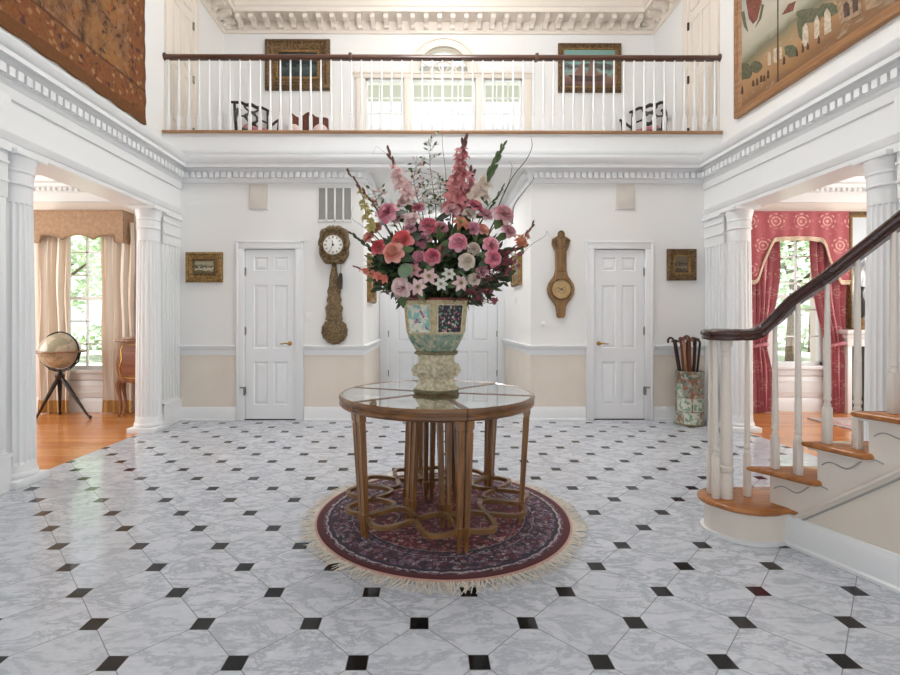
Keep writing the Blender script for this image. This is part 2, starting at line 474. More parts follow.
# ------------------------------------------------------------------ side entablatures, pilasters, columns
for sgn, xf, tail, side in ((-1, XL, -1, 'left'), (1, XR, 1, 'right')):
    mb = MB()
    mb.box(xf, xf+sgn*.3, -2.6, YB, 2.42, 3.04)            # frieze block
    mb.box(xf+sgn*.0, xf+sgn*.24, -2.6, YB, 3.0, 3.12)
    # architrave fillets
    ar = [(0, 2.42), (.012, 2.42), (.012, 2.455), (.02, 2.46), (.038, 2.495), (.042, 2.512), (0, 2.512)]
    pth = [(xf, -2.6), (xf, YB-.0)] if sgn < 0 else [(xf, YB-.0), (xf, -2.6)]
    mb.sweep(pth, ar)
    # the entablature steps forward over the near pilaster
    mb.box(xf, xf-sgn*.02, 2.4, 3.335, 2.50, 2.78)
    struct('beam_'+side, mb, 'trim', 'white beam carried by the %s columns' % side, 'beam', smooth=30)
    # near wall, pilaster strips with flutes
    mb = MB(); mb.box(xf+sgn*.02, xf+sgn*.3, -2.6, 2.95, 0, 2.42)
    struct('wall_%s_near' % side, mb, 'trim', 'white near wall before the %s columns' % side, 'wall')
    for k, (y0, y1) in enumerate(((2.93, 3.33), (YB-.375, YB))):
        mb = MB(); mb.box(xf+sgn*.012, xf+sgn*.3, y0, y1, 0, 2.42)
        nfl = 6; wv = (y1-y0)/nfl
        for i in range(nfl):
            mb.cbox(xf, xf+sgn*.02, y0+i*wv+.009, y0+(i+1)*wv-.009, .30, 2.06, .008)
        mb.box(xf-sgn*.002, xf+sgn*.02, y0, y1, 2.06, 2.42)
        for h, d in ((2.17, .012), (2.30, .014), (2.385, .026)):
            mb.box(xf-sgn*d, xf+sgn*.02, y0-.003, y1+(.003 if k == 0 else -.0), h, h+.018+(.017 if d > .02 else 0))
        mb.box(xf-sgn*.014, xf+sgn*.05, y0-.01, y1+(.012 if k == 0 else 0), 0, .26)
        mb.box(xf-sgn*.02, xf+sgn*.05, y0-.01, y1+(.016 if k == 0 else 0), .235, .262)
        o = struct('pilaster', mb, 'trim', 'fluted white %s pilaster %s' % (side, 'beside the near column' if k == 0 else 'in the far corner'), 'pilaster', smooth=30)
def column(xc, yc, label):
    root = thing('column', label, 'column', (xc, yc, 0), kind='structure')
    obj('plinth', MB().cbox(xc-.148, xc+.148, yc-.148, yc+.148, 0, .055, .004), 'trim', root)
    prof = [(.134, .055), (.141, .068), (.142, .08), (.138, .094), (.131, .102), (.131, .112), (.128, .128)]
    obj('base', MB().lathe(prof, (xc, yc, 0), 48), 'trim', root)
    nf = 20
    def fl(a, z, r):
        k = abs(math.sin(a*nf/2))
        d = .0085 if .16 < z < 2.05 else 0.0
        return r-d*max(0, (k-.25)/.75)**.6
    pr = [(.128, .125), (.1265, .155), (.126, .17)]
    for i in range(9):
        f = i/8; pr.append((.126-.018*f**1.4, .18+1.86*f))
    pr += [(.108, 2.05), (.108, 2.065), (.107, 2.185)]
    obj('shaft', MB().lathe(pr, (xc, yc, 0), nf*8, mod=fl), 'trim', root, smooth=25)
    cp = [(.111, 2.175), (.119, 2.18), (.120, 2.192), (.112, 2.197), (.112, 2.265), (.118, 2.27), (.120, 2.283), (.115, 2.289), (.116, 2.30), (.124, 2.33), (.131, 2.36), (.132, 2.383)]
    m = MB().lathe(cp, (xc, yc, 0), 48); m.cbox(xc-.138, xc+.138, yc-.138, yc+.138, 2.383, 2.42, .004)
    obj('capital', m, 'trim', root)
    return root
column(XL-.07, 5.13, 'fluted white column left, nearer the small gilt landscape picture')
column(XL-.085, 3.48, 'fluted white column at the far left edge of the view')
column(XR+.07, 5.13, 'fluted white column right, beside the cane stand')
column(XR+.07, 3.48, 'fluted white column at the right edge behind the stair rail')

# ------------------------------------------------------------------ mouldings
room = [(XL, -2.6), (XL, YB), (A0, YB), (A0, YA), (A1, YA), (A1, YB), (XR, YB), (XR, -2.6)]
mb = MB()
low = [(0, 2.835), (.02, 2.838), (.03, 2.85), (.034, 2.86), (.034, 2.885), (.045, 2.885), (.045, 2.952), (.05, 2.957), (.062, 2.972), (.085, 2.99), (.0, 2.992)]
mb.sweep(room, low)
for sidep in ([(XL, -2.6), (XL, YB)], [(XR, YB), (XR, -2.6)]): mb.sweep(sidep, [(0, 2.755), (.016, 2.76), (.022, 2.79), (.026, 2.834), (0, 2.836)])
for i in range(len(room)-1):
    a, b = Vector(room[i]), Vector(room[i+1]); d = (b-a).normalized(); nr = Vector((d.y, -d.x)); L = (b-a).length
    n = max(1, int(L/.071)); st = L/n
    for k in range(n):
        q = a+d*(st*(k+.5))
        if q.y < .5: continue
        h = .0235
        pts = [q-d*h+nr*.04, q+d*h+nr*.04, q+d*h+nr*.082, q-d*h+nr*.082]
        mb.prism([(p.x, p.y) for p in pts], 2.888, 2.95, 'xy')
struct('trim_1', mb, 'trim', 'white dentil moulding round the lower hall', 'moulding', smooth=25)
mb = MB()
crown = [(0, 2.99), (.085, 2.99), (.125, 2.994), (.125, 3.03), (.133, 3.035), (.147, 3.055), (.163, 3.08), (.168, 3.105), (0, 3.11)]
mb.sweep([(XL, -2.6), (XL, YB), (XR, YB), (XR, -2.6)], crown)
mb.sweep([(UL, YB), (UR, YB)], [(0, 3.195), (.012, 3.20), (.02, 3.22), (.02, 3.235), (0, 3.24)])
struct('trim_2', mb, 'trim', 'white crown moulding along the foot of the balcony', 'moulding', smooth=25)
# wainscot: beige panel, chair rail, baseboard along back wall and alcove
segs = {'back left': [(XL, YB), (-2.283, YB)], 'back middle left': [(-1.474, YB), (A0, YB), (A0, YA-.0), (X(380, YA), YA)],
        'back middle right': [(X(505, YA), YA), (A1, YA), (A1, YB), (1.905, YB)], 'back right': [(2.717, YB), (XR, YB)]}
where = {'back left': 'left of the left door', 'back middle left': 'from the left door into the alcove', 'back middle right': 'from the alcove to the right door', 'back right': 'right of the right door, behind the cane stand'}
for k, (nm, pth) in enumerate(segs.items()):
    mb = MB().sweep(pth, [(0, .15), (.004, .15), (.004, .785), (0, .785)])
    struct('trim_%d' % (3+k*3), mb, 'beige', 'beige wall panel '+where[nm], 'wall panel')
    mb = MB().sweep(pth, [(0, .778), (.012, .78), (.012, .835), (.02, .845), (.028, .86), (.045, .872), (.05, .885), (.05, .897), (0, .90)])
    struct('trim_%d' % (4+k*3), mb, 'trim', 'white chair rail '+where[nm], 'chair rail')
    mb = MB().sweep(pth, [(0, 0), (.03, 0), (.03, .015), (.018, .02), (.018, .125), (.012, .14), (.008, .158), (0, .16)])
    struct('baseboard_'+nm.replace(' ', '_'), mb, 'trim', 'white baseboard '+where[nm], 'baseboard')

# ------------------------------------------------------------------ doors
def panel_door(name, x0, x1, y, z1, label, knob_right, hinges=True, parent=None, rows=((.12, .70), (.80, 1.62), (1.73, 1.955))):
    th = .035
    d = MB()
    cx = (x0+x1)/2; st = .10*(x1-x0)/.61; ms = .07
    xs = [(x0+st, cx-ms/2), (cx+ms/2, x1-st)]
    zr = [0.012]
    for a, b in rows: zr += [a+.06, b]
    zr.append(z1-.01)
    # rails and stiles
    d.box(x0, x0+st, y, y+th, .012, z1); d.box(x1-st, x1, y, y+th, .012, z1); d.box(cx-ms/2, cx+ms/2, y, y+th, .012, z1)
    zz = [.012]+[v for a, b in rows for v in (a+.06, b)]+[z1]
    for i in range(0, len(zz), 2):
        d.box(x0+st, cx-ms/2, y, y+th, zz[i], zz[i+1]); d.box(cx+ms/2, x1-st, y, y+th, zz[i], zz[i+1])
    o = obj(name, d, 'door', parent, smooth=0)
    for a, b in rows:
        a += .06
        for xa, xb in xs:
            m = MB(); m.box(xa, xb, y+.016, y+.03, a, b)
            i1, i2 = .012, .045
            m.add([(xa, y+.002, a), (xb, y+.002, a), (xb, y+.002, b), (xa, y+.002, b),
                   (xa+i1, y+.015, a+i1), (xb-i1, y+.015, a+i1), (xb-i1, y+.015, b-i1), (xa+i1, y+.015, b-i1)],
                  [(0,1,5,4), (1,2,6,5), (2,3,7,6), (3,0,4,7)])
            m.add([(xa+i1, y+.0155, a+i1), (xb-i1, y+.0155, a+i1), (xb-i1, y+.0155, b-i1), (xa+i1, y+.0155, b-i1),
                   (xa+i2, y+.004, a+i2), (xb-i2, y+.004, a+i2), (xb-i2, y+.004, b-i2), (xa+i2, y+.004, b-i2)],
                  [(0,1,5,4), (1,2,6,5), (2,3,7,6), (3,0,4,7), (4,5,6,7)])
            obj('panel', m, 'door', o, smooth=0)
    return o
def casing(x0, x1, y, z1, wd, parent=None, name='door_casing', d=.03):
    m = MB()
    for a, b in ((x0-wd, x0), (x1, x1+wd)):
        m.cbox(a, b, y-d*.7, y+.05, 0, z1, .004)
    m.cbox(x0-wd, x1+wd, y-d*.7, y+.05, z1, z1+wd, .004)
    # outer back-band and inner bead
    for a, b in ((x0-wd-.004, x0-wd+.018), (x1+wd-.018, x1+wd+.004)):
        m.cbox(a, b, y-d, y+.02, 0, z1+wd, .003)
    m.cbox(x0-wd-.004, x1+wd+.004, y-d, y+.02, z1+wd-.018, z1+wd+.006, .003)
    return obj(name, m, 'trim', parent)
def lever(x, y, z, dirx, parent, rose=.026):
    m = MB().lathe([(rose, 0), (rose, .006), (rose*.7, .012), (.010, .014), (.010, .05), (.013, .052), (.013, .06), (0.0, .062)], (x, y, z), 20, axis=(0, -1, 0))
    m.tube([(x, y-.052, z), (x+dirx*.04, y-.055, z+.004), (x+dirx*.08, y-.052, z-.004), (x+dirx*.105, y-.045, z-.002)], [.009, .008, .007, .005], 8)
    return obj('door_handle', m, 'brass', parent)
def hinge(x, y, z, parent, w_=.012):
    m = MB().lathe([(.007, -.045), (.007, .045)], (x, y-.006, z), 10); m.box(x-w_, x+w_, y-.004, y+.002, z-.04, z+.04)
    m.ball((x, y-.006, z+.049), .007, seg=8, rings=6); m.ball((x, y-.006, z-.049), .007, seg=8, rings=6)
    return obj('hinge', m, 'steel', parent)
def full_door(name, x0, x1, y, z1, wd, label, knob, hz):
    root = thing(name, label, 'door', ((x0+x1)/2, y, 0), kind='structure')
    casing(x0, x1, y, z1, wd, root)
    lf = panel_door('door_leaf', x0+.006, x1-.006, y+.012, z1-.004, label, knob, parent=root)
    kx = x1-.075 if knob == 'r' else x0+.065
    lever(kx, y+.012, H(343.5, YB), -1 if knob == 'r' else 1, root)
    hx = x0+.004 if knob == 'r' else x1-.004
    for z in (.35, 1.07, 1.78): hinge(hx, y+.008, z, root)
    # bracket stop on the lowest hinge
    s_ = -1 if knob == 'r' else 1
    m = MB().box(hx, hx+s_*.05, y-.032, y-.014, .385, .40); m.box(hx-.006, hx+.006, y-.035, y-.012, .30, .40)
    obj('door_stop', m, 'steel', root)
    obj('threshold', MB().box(x0, x1, y+.002, y+.16, -.0, .010), 'dark_metal', root)
    return root
full_door('door_1', LD[0]+.004, LD[1]-.004, YB, LD[3], .088, 'white six-panel door under no sign, between the small landscape and the clock'.replace(' under no sign,', ''), 'r', None)
full_door('door_2', RD[0]+.004, RD[1]-.004, YB, RD[3], .088, 'white six-panel door between the barometer and the cane stand', 'l', None)
# double door of the alcove
root = thing('door_3', 'white double door at the back of the alcove behind the vase', 'double door', ((ax0+ax1)/2, YA, 0), kind='structure')
casing(ax0, ax1, YA, 2.06, .12, root)
cm = (ax0+ax1)/2
for a, b, kn in ((ax0+.006, cm-.002, 'r'), (cm+.002, ax1-.006, 'l')):
    panel_door('door_leaf', a, b, YA+.012, 2.052, '', kn, parent=root)
    lever(b-.06 if kn == 'r' else a+.06, YA+.012, .93, -1 if kn == 'r' else 1, root)
for z in (.35, .98, 1.75):
    hinge(ax0+.004, YA+.008, z, root); hinge(ax1-.004, YA+.008, z, root)

# ------------------------------------------------------------------ gallery doors on the side walls
def side_door(name, xw, sgn, y0, y1, label):
    """door in an upper side wall; sgn points into the hall"""
    z0, z1 = FL2-.02, TOP-.35
    root = thing(name, label, 'door', (xw, (y0+y1)/2, z0), kind='structure')
    m = MB()
    for a, b in ((y0-.10, y0), (y1, y1+.12)): m.cbox(xw, xw+sgn*.035, a, b, z0, z1+.1, .005)
    m.cbox(xw, xw+sgn*.035, y0-.1, y1+.12, z1, z1+.1, .005)
    obj('door_casing', m, 'cream_paint', root)
    m = MB(); m.box(xw, xw+sgn*.018, y0, y1, z0, z1)
    lf = obj('door_leaf', m, 'cream_paint', root, smooth=0)
    for a, b in ((z0+.25, z0+.95), (z0+1.08, z0+1.75), (z0+1.88, z1-.15)):
        for c, d in ((y0+.07, (y0+y1)/2-.03), ((y0+y1)/2+.03, y1-.07)):
            m = MB()
            for q, (e, f_, g, h) in enumerate(((c, d, a, a+.02), (c, d, b-.02, b), (c, c+.02, a, b), (d-.02, d, a, b))):
                m.cbox(xw+sgn*.017, xw+sgn*.026, e, f_, g, h, .003)
            obj('panel', m, 'cream_paint', lf)
    for z in (z0+.3, z0+1.0, z0+1.72):
        m = MB().lathe([(.011, -.05), (.011, .05)], (xw+sgn*.03, y1-.012, z), 10); m.box(xw+sgn*.015, xw+sgn*.027, y1-.03, y1, z-.05, z+.05)
        obj('hinge', m, 'steel' if sgn > 0 else 'dark_metal', root)
    return root
side_door('door_4', UL, 1, 5.80, 6.38, 'cream gallery door on the left above the tapestry side')
side_door('door_5', UR, -1, 5.80, 6.36, 'cream gallery door on the right with dark hinges')

# ------------------------------------------------------------------ gallery cornice with brackets
mb = MB()
g = [(UL, YB+.3), (UL, YG), (UR, YG), (UR, YB+.3)]
prof = [(0, 5.655), (.025, 5.66), (.03, 5.685), (.04, 5.695), (.045, 5.83), (.28, 5.835), (.28, 5.90), (.30, 5.91), (.32, 5.96), (.38, 6.02), (.40, 6.06), (0, 6.07)]
mb.sweep(g, prof)
for i in range(3):
    a, b = Vector(g[i]), Vector(g[i+1]); d = (b-a).normalized(); nr = Vector((d.y, -d.x)); L = (b-a).length
    n = int(L/.2); st = L/n
    for k in range(n):
        q = a+d*(st*(k+.5)); h = .034
        pr = [(.04, 5.705), (.07, 5.70), (.095, 5.71), (.105, 5.735), (.135, 5.755), (.20, 5.76), (.235, 5.775), (.24, 5.832), (.04, 5.832)]
        vs = [q-d*h+nr*dd for dd, z in pr]; ve = [q+d*h+nr*dd for dd, z in pr]
        m_ = len(pr)
        mb.add([(p.x, p.y, z[1]) for p, z in zip(vs, pr)]+[(p.x, p.y, z[1]) for p, z in zip(ve, pr)],
               [tuple(range(m_)), tuple(range(2*m_-1, m_-1, -1))]+[(j, (j+1) % m_, m_+(j+1) % m_, m_+j) for j in range(m_)])
struct('trim_20', mb, 'cream_paint', 'white bracketed cornice of the upper gallery', 'cornice', smooth=25)
# ------------------------------------------------------------------ windows
def sash_window(name, x0, x1, y, z0, z1, cols, rows, label, case=.09, sill=True, meeting=True, depth=.2, blind=0):
    root = thing(name, label, 'window', ((x0+x1)/2, y, z0), kind='structure')
    m = MB(); e = .035
    for a, b, c, d in ((x0, x0+e, z0, z1), (x1-e, x1, z0, z1), (x0, x1, z0, z0+e+.015), (x0, x1, z1-e, z1)):
        m.cbox(a, b, y+.006, y+.07, c, d, .004)
    if meeting: zm = (z0+z1)/2; m.cbox(x0, x1, y+.003, y+.065, zm-.02, zm+.02, .004)
    for i in range(1, cols):
        q = x0+e+(x1-x0-2*e)*i/cols; m.box(q-.009, q+.009, y+.02, y+.05, z0+e, z1-e)
    for j in range(1, rows):
        q = z0+e+(z1-z0-2*e)*j/rows; m.box(x0+e, x1-e, y+.02, y+.05, q-.009, q+.009)
    obj('window_frame', m, 'trim', root)
    obj('pane', MB().box(x0+e*.5, x1-e*.5, y+.033, y+.037, z0+e*.5, z1-e*.5), 'glass', root, smooth=0)
    m = MB()
    if case:
        for a, b, c, d in ((x0-case, x0, z0-.02, z1+case), (x1, x1+case, z0-.02, z1+case), (x0, x1, z1, z1+case)):
            m.cbox(a, b, y-.025, y+.05, c, d, .005)
        obj('window_casing', m, 'trim', root)
    if sill:
        m = MB().cbox(x0-case-.04, x1+case+.04, y-.06, y+.06, z0-.045, z0+.005, .008); m.cbox(x0-case, x1+case, y-.02, y, z0-.13, z0-.045, .005)
        obj('window_sill', m, 'trim', root)
    return root
wl = wins
for k, (a, b, c, d) in enumerate(wl):
    sash_window('window_%d' % (k+1), a, b, YG, c, d, 3 if k != 1 else 4, 4 if k != 1 else 4,
                ['left side light of the arched gallery window', 'middle light of the gallery window below the fan arch', 'right side light of the arched gallery window'][k], case=0, sill=False, meeting=False)
# surrounding frame and fan
root = thing('window_4', 'fan arch and white surround over the middle gallery window', 'window', (WC, YG, ZSP), kind='structure')
m = MB()
xs = [wl[0][0], wl[0][1], wl[1][0], wl[1][1], wl[2][0], wl[2][1]]
zb_, zt_ = 3.9, ZWT
for a, b in ((xs[0]-.15, xs[0]), (xs[1], xs[2]), (xs[3], xs[4]), (xs[5], xs[5]+.15)): m.cbox(a, b, YG-.03, YG+.06, zb_, zt_+.05, .005)
m.cbox(xs[0]-.17, xs[5]+.17, YG-.04, YG+.05, zt_, ZSP, .006)
m.cbox(xs[0]-.19, xs[5]+.19, YG-.055, YG+.0, ZSP-.03, ZSP, .006)
obj('window_casing', m, 'cream_paint', root)
m = MB()
def arcstrip(m, r0, r1, y0, y1, n=28):
    for i in range(n):
        a, b = PI*i/n, PI*(i+1)/n
        m.prism([(WC+r0*math.cos(a), ZSP+r0*math.sin(a)), (WC+r1*math.cos(a), ZSP+r1*math.sin(a)), (WC+r1*math.cos(b), ZSP+r1*math.sin(b)), (WC+r0*math.cos(b), ZSP+r0*math.sin(b))], y0, y1, 'xz')
arcstrip(m, RA-.02, RA+.115, YG-.03, YG+.0); arcstrip(m, RA+.085, RA+.12, YG-.045, YG)
obj('arch_casing', m, 'cream_paint', root)
m = MB(); arcstrip(m, RA-.04, RA, YG+.02, YG+.09); arcstrip(m, RA*.47, RA*.47+.02, YG+.05, YG+.08)
for k in range(1, 6):
    a = PI*k/6
    m.tube([(WC+.03*math.cos(a), YG+.065, ZSP+.03*math.sin(a)), (WC+RA*math.cos(a), YG+.065, ZSP+RA*math.sin(a))], .010, 6)
m.lathe([(.06, 0), (.06, .03), (0, .032)], (WC, YG+.08, ZSP), 16, axis=(0, -1, 0))
obj('fan_bars', m, 'cream_paint', root)
m = MB(); n = 24
m.prism([(WC+RA*math.cos(PI*i/n), ZSP+RA*math.sin(PI*i/n)) for i in range(n+1)], YG+.085, YG+.089, 'xz')
obj('pane', m, 'glass', root, smooth=0)

# side-room walls
LW = (-4.80, -4.12, .55, 2.42); RW = (4.545, 5.20, .60, 2.42)
struct('wall_left_room', wall_grid(YS, .2, -6.8, XL-.28, 0, 3.2, [LW]), 'pinkwall', 'warm white wall round the window behind the globe', 'wall', smooth=0)
struct('wall_right_room', wall_grid(YS, .2, XR+.28, 7.2, 0, 3.2, [RW]), 'pinkwall', 'warm white wall round the window with red curtains', 'wall', smooth=0)
struct('ceiling_left', MB().box(-6.8, XL-.2, -.2, YS+.1, 3.05, 3.2), 'ceil', 'white ceiling of the room with the globe', 'ceiling')
struct('ceiling_right', MB().box(XR+.2, 7.2, -.2, YS+.1, 3.05, 3.2), 'ceil', 'white ceiling of the room with red curtains', 'ceiling')
for sgn, xx, sd in ((-1, -6.8, 'left'), (1, 7.0, 'right')):
    struct('wall_%s_outer' % sd, wall_grid(xx, .2, 0, YS, 0, 3.2, [(2.2, 3.2, .5, 2.4), (4.3, 5.3, .5, 2.4)], 'x'), 'pinkwall', 'outer wall of the %s side room' % sd, 'wall', smooth=0)
    struct('wall_%s_front' % sd, MB().box(xx, (XL-.28 if sgn < 0 else XR+.28), -.15, 0, 0, 3.2), 'pinkwall', 'front wall of the %s side room' % sd, 'wall')
    # cornice with dentils
    m = MB()
    pth = [(-6.6, YS), (XL-.28, YS)] if sgn < 0 else [(XR+.28, YS), (7.0, YS)]
    m.sweep(pth, [(0, 2.74), (.02, 2.745), (.03, 2.79), (.03, 2.86), (.05, 2.87), (.05, 2.915), (.06, 2.93), (.07, 2.97), (.14, 2.98), (.15, 3.0), (.17, 3.04), (0, 3.05)])
    a, b = pth; n = int((b[0]-a[0])/.07)
    for k in range(n):
        q = a[0]+(b[0]-a[0])*(k+.5)/n; m.box(q-.021, q+.021, YS-.085, YS-.03, 2.872, 2.915)
    struct('trim_%d' % (21 if sgn < 0 else 22), m, 'trim', 'dentil cornice of the %s side room' % sd, 'cornice', smooth=25)
    m = MB().sweep(pth, [(0, 0), (.02, 0), (.02, .15), (.012, .17), (.0, .19)])
    struct('baseboard_%s_room' % sd, m, 'trim', 'white baseboard under the window of the %s side room' % sd, 'baseboard')
    m = MB().sweep(pth, [(0, .78), (.012, .78), (.012, .84), (.03, .86), (.035, .885), (0, .89)])
for nm, W_, lab in (('window_5', LW, 'tall white sash window behind the globe'), ('window_6', RW, 'tall white sash window between the red curtains')):
    sash_window(nm, W_[0], W_[1], YS, W_[2], W_[3], 2, 6 if nm == 'window_5' else 5, lab)
    # white panel below the window
    a, b = W_[0]-.06, W_[1]+.06
    m = MB(); m.cbox(a, b, YS-.02, YS, .19, W_[2]-.14, .005)
    for q in ((a+.07, b-.07, .25, .26), (a+.07, b-.07, W_[2]-.21, W_[2]-.20), (a+.07, a+.08, .25, W_[2]-.20), (b-.08, b-.07, .25, W_[2]-.20)): m.cbox(q[0], q[1], YS-.028, YS-.018, q[2], q[3], .003)
    struct('trim_%d' % (23 if nm == 'window_5' else 24), m, 'trim', 'white panelled apron below the %s' % ('window behind the globe' if nm == 'window_5' else 'window with red curtains'), 'wall panel')

# ------------------------------------------------------------------ outdoors
struct('ground', MB().box(-60, 60, YA+.4, 90, -.5, -.35), 'lawn', 'bright green lawn outside the windows', 'lawn')
struct('ground', MB().box(-60, XL-.28-3.6, -20, YA+.4, -.5, -.35), 'lawn', 'bright lawn beside the left room', 'lawn')
struct('ground', MB().box(7.3, 60, -20, YA+.4, -.5, -.35), 'lawn', 'bright lawn beside the right room', 'lawn')
struct('roof_overhang', MB().box(-4.5, 5, YA+.2, 8.75, 5.25, 5.37), 'soffit', 'pale porch soffit seen through the gallery window', 'porch roof')
def tree(x, y, h, r, label):
    root = thing('tree', label, 'tree', (x, y, -.35), 'trees beyond the windows')
    m = MB().tube([(x, y, -.35), (x+.1, y, h*.35), (x-.05, y, h*.7)], [.22, .16, .07], 8)
    for k in range(5):
        a = k*1.3; m.tube([(x, y, h*(.35+.06*k)), (x+r*.5*math.cos(a), y+r*.5*math.sin(a), h*(.5+.08*k))], [.08, .03], 6)
    obj('trunk', m, 'bark', root)
    m = MB(); g_ = random.Random(int(x*37+y*11))
    for k in range(900):
        d = Vector((g_.gauss(0, 1), g_.gauss(0, 1), g_.gauss(0, 1))).normalized()*(g_.random()**.4)
        c = Vector((x, y, h*.62))+Vector((d.x*r, d.y*r, d.z*h*.42))
        s_ = g_.uniform(.14, .3); u = Vector((g_.gauss(0, 1), g_.gauss(0, 1), g_.gauss(0, .6))).normalized(); v_ = u.orthogonal().normalized()
        m.add([c-u*s_, c+v_*s_*.5, c+u*s_, c-v_*s_*.5], [(0, 1, 2, 3)])
    obj('crown', m, 'leafout', root, smooth=0)
for (x, y, h, r, lb) in ((-13.5, 17, 6.5, 2.6, 'leafy tree seen through the left half of the globe window'), (-15.0, 22.5, 8.5, 2.6, 'leafy tree seen through the right half of the globe window'),
                         (13.2, 17, 6.5, 2.2, 'leafy tree left in the view between red curtains'), (18.5, 22.5, 8.5, 2.6, 'leafy tree right in the view between red curtains')):
    tree(x, y, h, r, lb)
for x0, x1, lb in ((-18, -8, 'low hedge at the end of the lawn behind the globe window'), (10, 24, 'low hedge at the end of the lawn beyond the red curtains')):
    m = MB(); g_ = random.Random(5)
    for k in range(900):
        c = Vector((g_.uniform(x0, x1), g_.uniform(24, 25), g_.uniform(-.3, .9)))
        s_ = g_.uniform(.12, .25); u = Vector((g_.gauss(0, 1), g_.gauss(0, 1), g_.gauss(0, 1))).normalized(); v_ = u.orthogonal().normalized()
        m.add([c-u*s_, c+v_*s_*.6, c+u*s_, c-v_*s_*.6], [(0, 1, 2, 3)])
    tag(obj('hedge', m, 'leafout', smooth=0), lb, 'hedge', kind='stuff')

# ------------------------------------------------------------------ curtains
def fabric_damask(name, base, motif, cellw, cellh, axes='xz', trans=0.0, fine=True):
    t = NT(name); x, y, z = t.xyz()
    a = t.m1('DIVIDE', x, cellw); b = t.m1('DIVIDE', z, cellh)
    row = t.m1('FLOOR', b)
    a2 = t.m1('ADD', a, t.m1('MULTIPLY', t.m1('MODULO', t.m1('ABSOLUTE', row), 2.0), .5))
    fx = t.m1('SUBTRACT', t.m1('FRACT', a2), .5); fz = t.m1('SUBTRACT', t.m1('FRACT', b), .5)
    r = t.m1('SQRT', t.m1('ADD', t.m1('MULTIPLY', fx, fx), t.m1('MULTIPLY', fz, fz)))
    an = t.m1('ARCTAN2', fz, fx)
    pet = t.m1('ABSOLUTE', t.m1('COSINE', t.m1('MULTIPLY', an, 4.0)))
    lim = t.m1('MULTIPLY_ADD', pet, .16, .22)
    ins = t.step(t.m1('SUBTRACT', lim, r), -.01, .04)
    rings = t.step(t.m1('SINE', t.m1('MULTIPLY', r, 46.0)), -.3, .5)
    nz = t.noise(26, 3, .6)
    f = t.m1('MULTIPLY', t.m1('MULTIPLY', ins, rings), t.step(nz.outputs[0], .3, .6))
    bgf = t.m1('MULTIPLY', t.step(t.noise(14, 4, .7).outputs[0], .55, .7), .35)
    col = t.mix(bgf, base, motif); col = t.mix(t.m1('MULTIPLY', f, .8), col, motif)
    return t.finish(col, .75, sheen=.3, trans=trans)
M['damask'] = fabric_damask('rose_damask', '#ab4f58', '#e3b3a8', .33, .31)
M['damask_drape'] = fabric_damask('rose_damask_drape', '#cd7b85', '#eec9c2', .22, .24, trans=.2)
M['valance'] = plain('tan_valance_fabric', '#b3957b', .85, '#a4866b', 25)
t = NT('cream_striped_drape'); x, y, z = t.xyz()
sx_ = t.m1('FRACT', t.m1('DIVIDE', x, .16))
col = t.mix(t.step(t.m1('ABSOLUTE', t.m1('SUBTRACT', sx_, .5)), .22, .26), '#f8f1e8', '#f0e2d2')
col = t.mix(t.m1('LESS_THAN', z, .17), col, '#d9ae70')
M['drape'] = t.finish(col, .8, trans=.25)
M['fringe_cream'] = plain('cream_tassel_trim', '#ead9c3', .9, '#d9c1a5', 60)

# left window: box valance and two drapes
root = thing('curtain_valance', 'tan box pelmet with scalloped edge above the globe window', 'valance', (-4.4, YS, 2.1))
x0, x1, zt, zbm, yf = X(34, 5.95)-.02, X(123.5, 5.95), H(210, 5.95), H(241, 5.95), 5.95
m = MB(); n = 56; edge_ = []
for i in range(n+1):
    f = i/n
    k = f*3.0
    sc_ = abs(math.sin(PI*k))**.6*.07
    if f < .1 or f > .9: sc_ *= 0
    edge_.append((x0+(x1-x0)*f, zbm+sc_-(.025 if (f < .1 or f > .9) else 0)))
poly = [(x1, zt), (x0, zt)]+edge_
m.prism(poly, yf, yf+.02, 'xz')
m.box(x1-.02, x1, yf+.021, YS-.001, zbm-.02, zt); m.box(x0, x0+.02, yf+.021, YS-.001, zbm-.02, zt); m.box(x0+.021, x1-.021, yf+.021, YS-.001, zt-.015, zt-.001)
obj('pelmet', m, 'valance', root, smooth=0)
m = MB()
for i in range(n):
    a, b = edge_[i], edge_[i+1]
    m.tube([(a[0], yf-.006, a[1]+.012), (b[0], yf-.006, b[1]+.012)], .006, 5)
m.tube([(x0, yf-.004, zt-.012), (x1, yf-.004, zt-.012), (x1+.004, YS-.02, zt-.012)], .009, 6)
obj('braid_trim', m, 'valance', root)
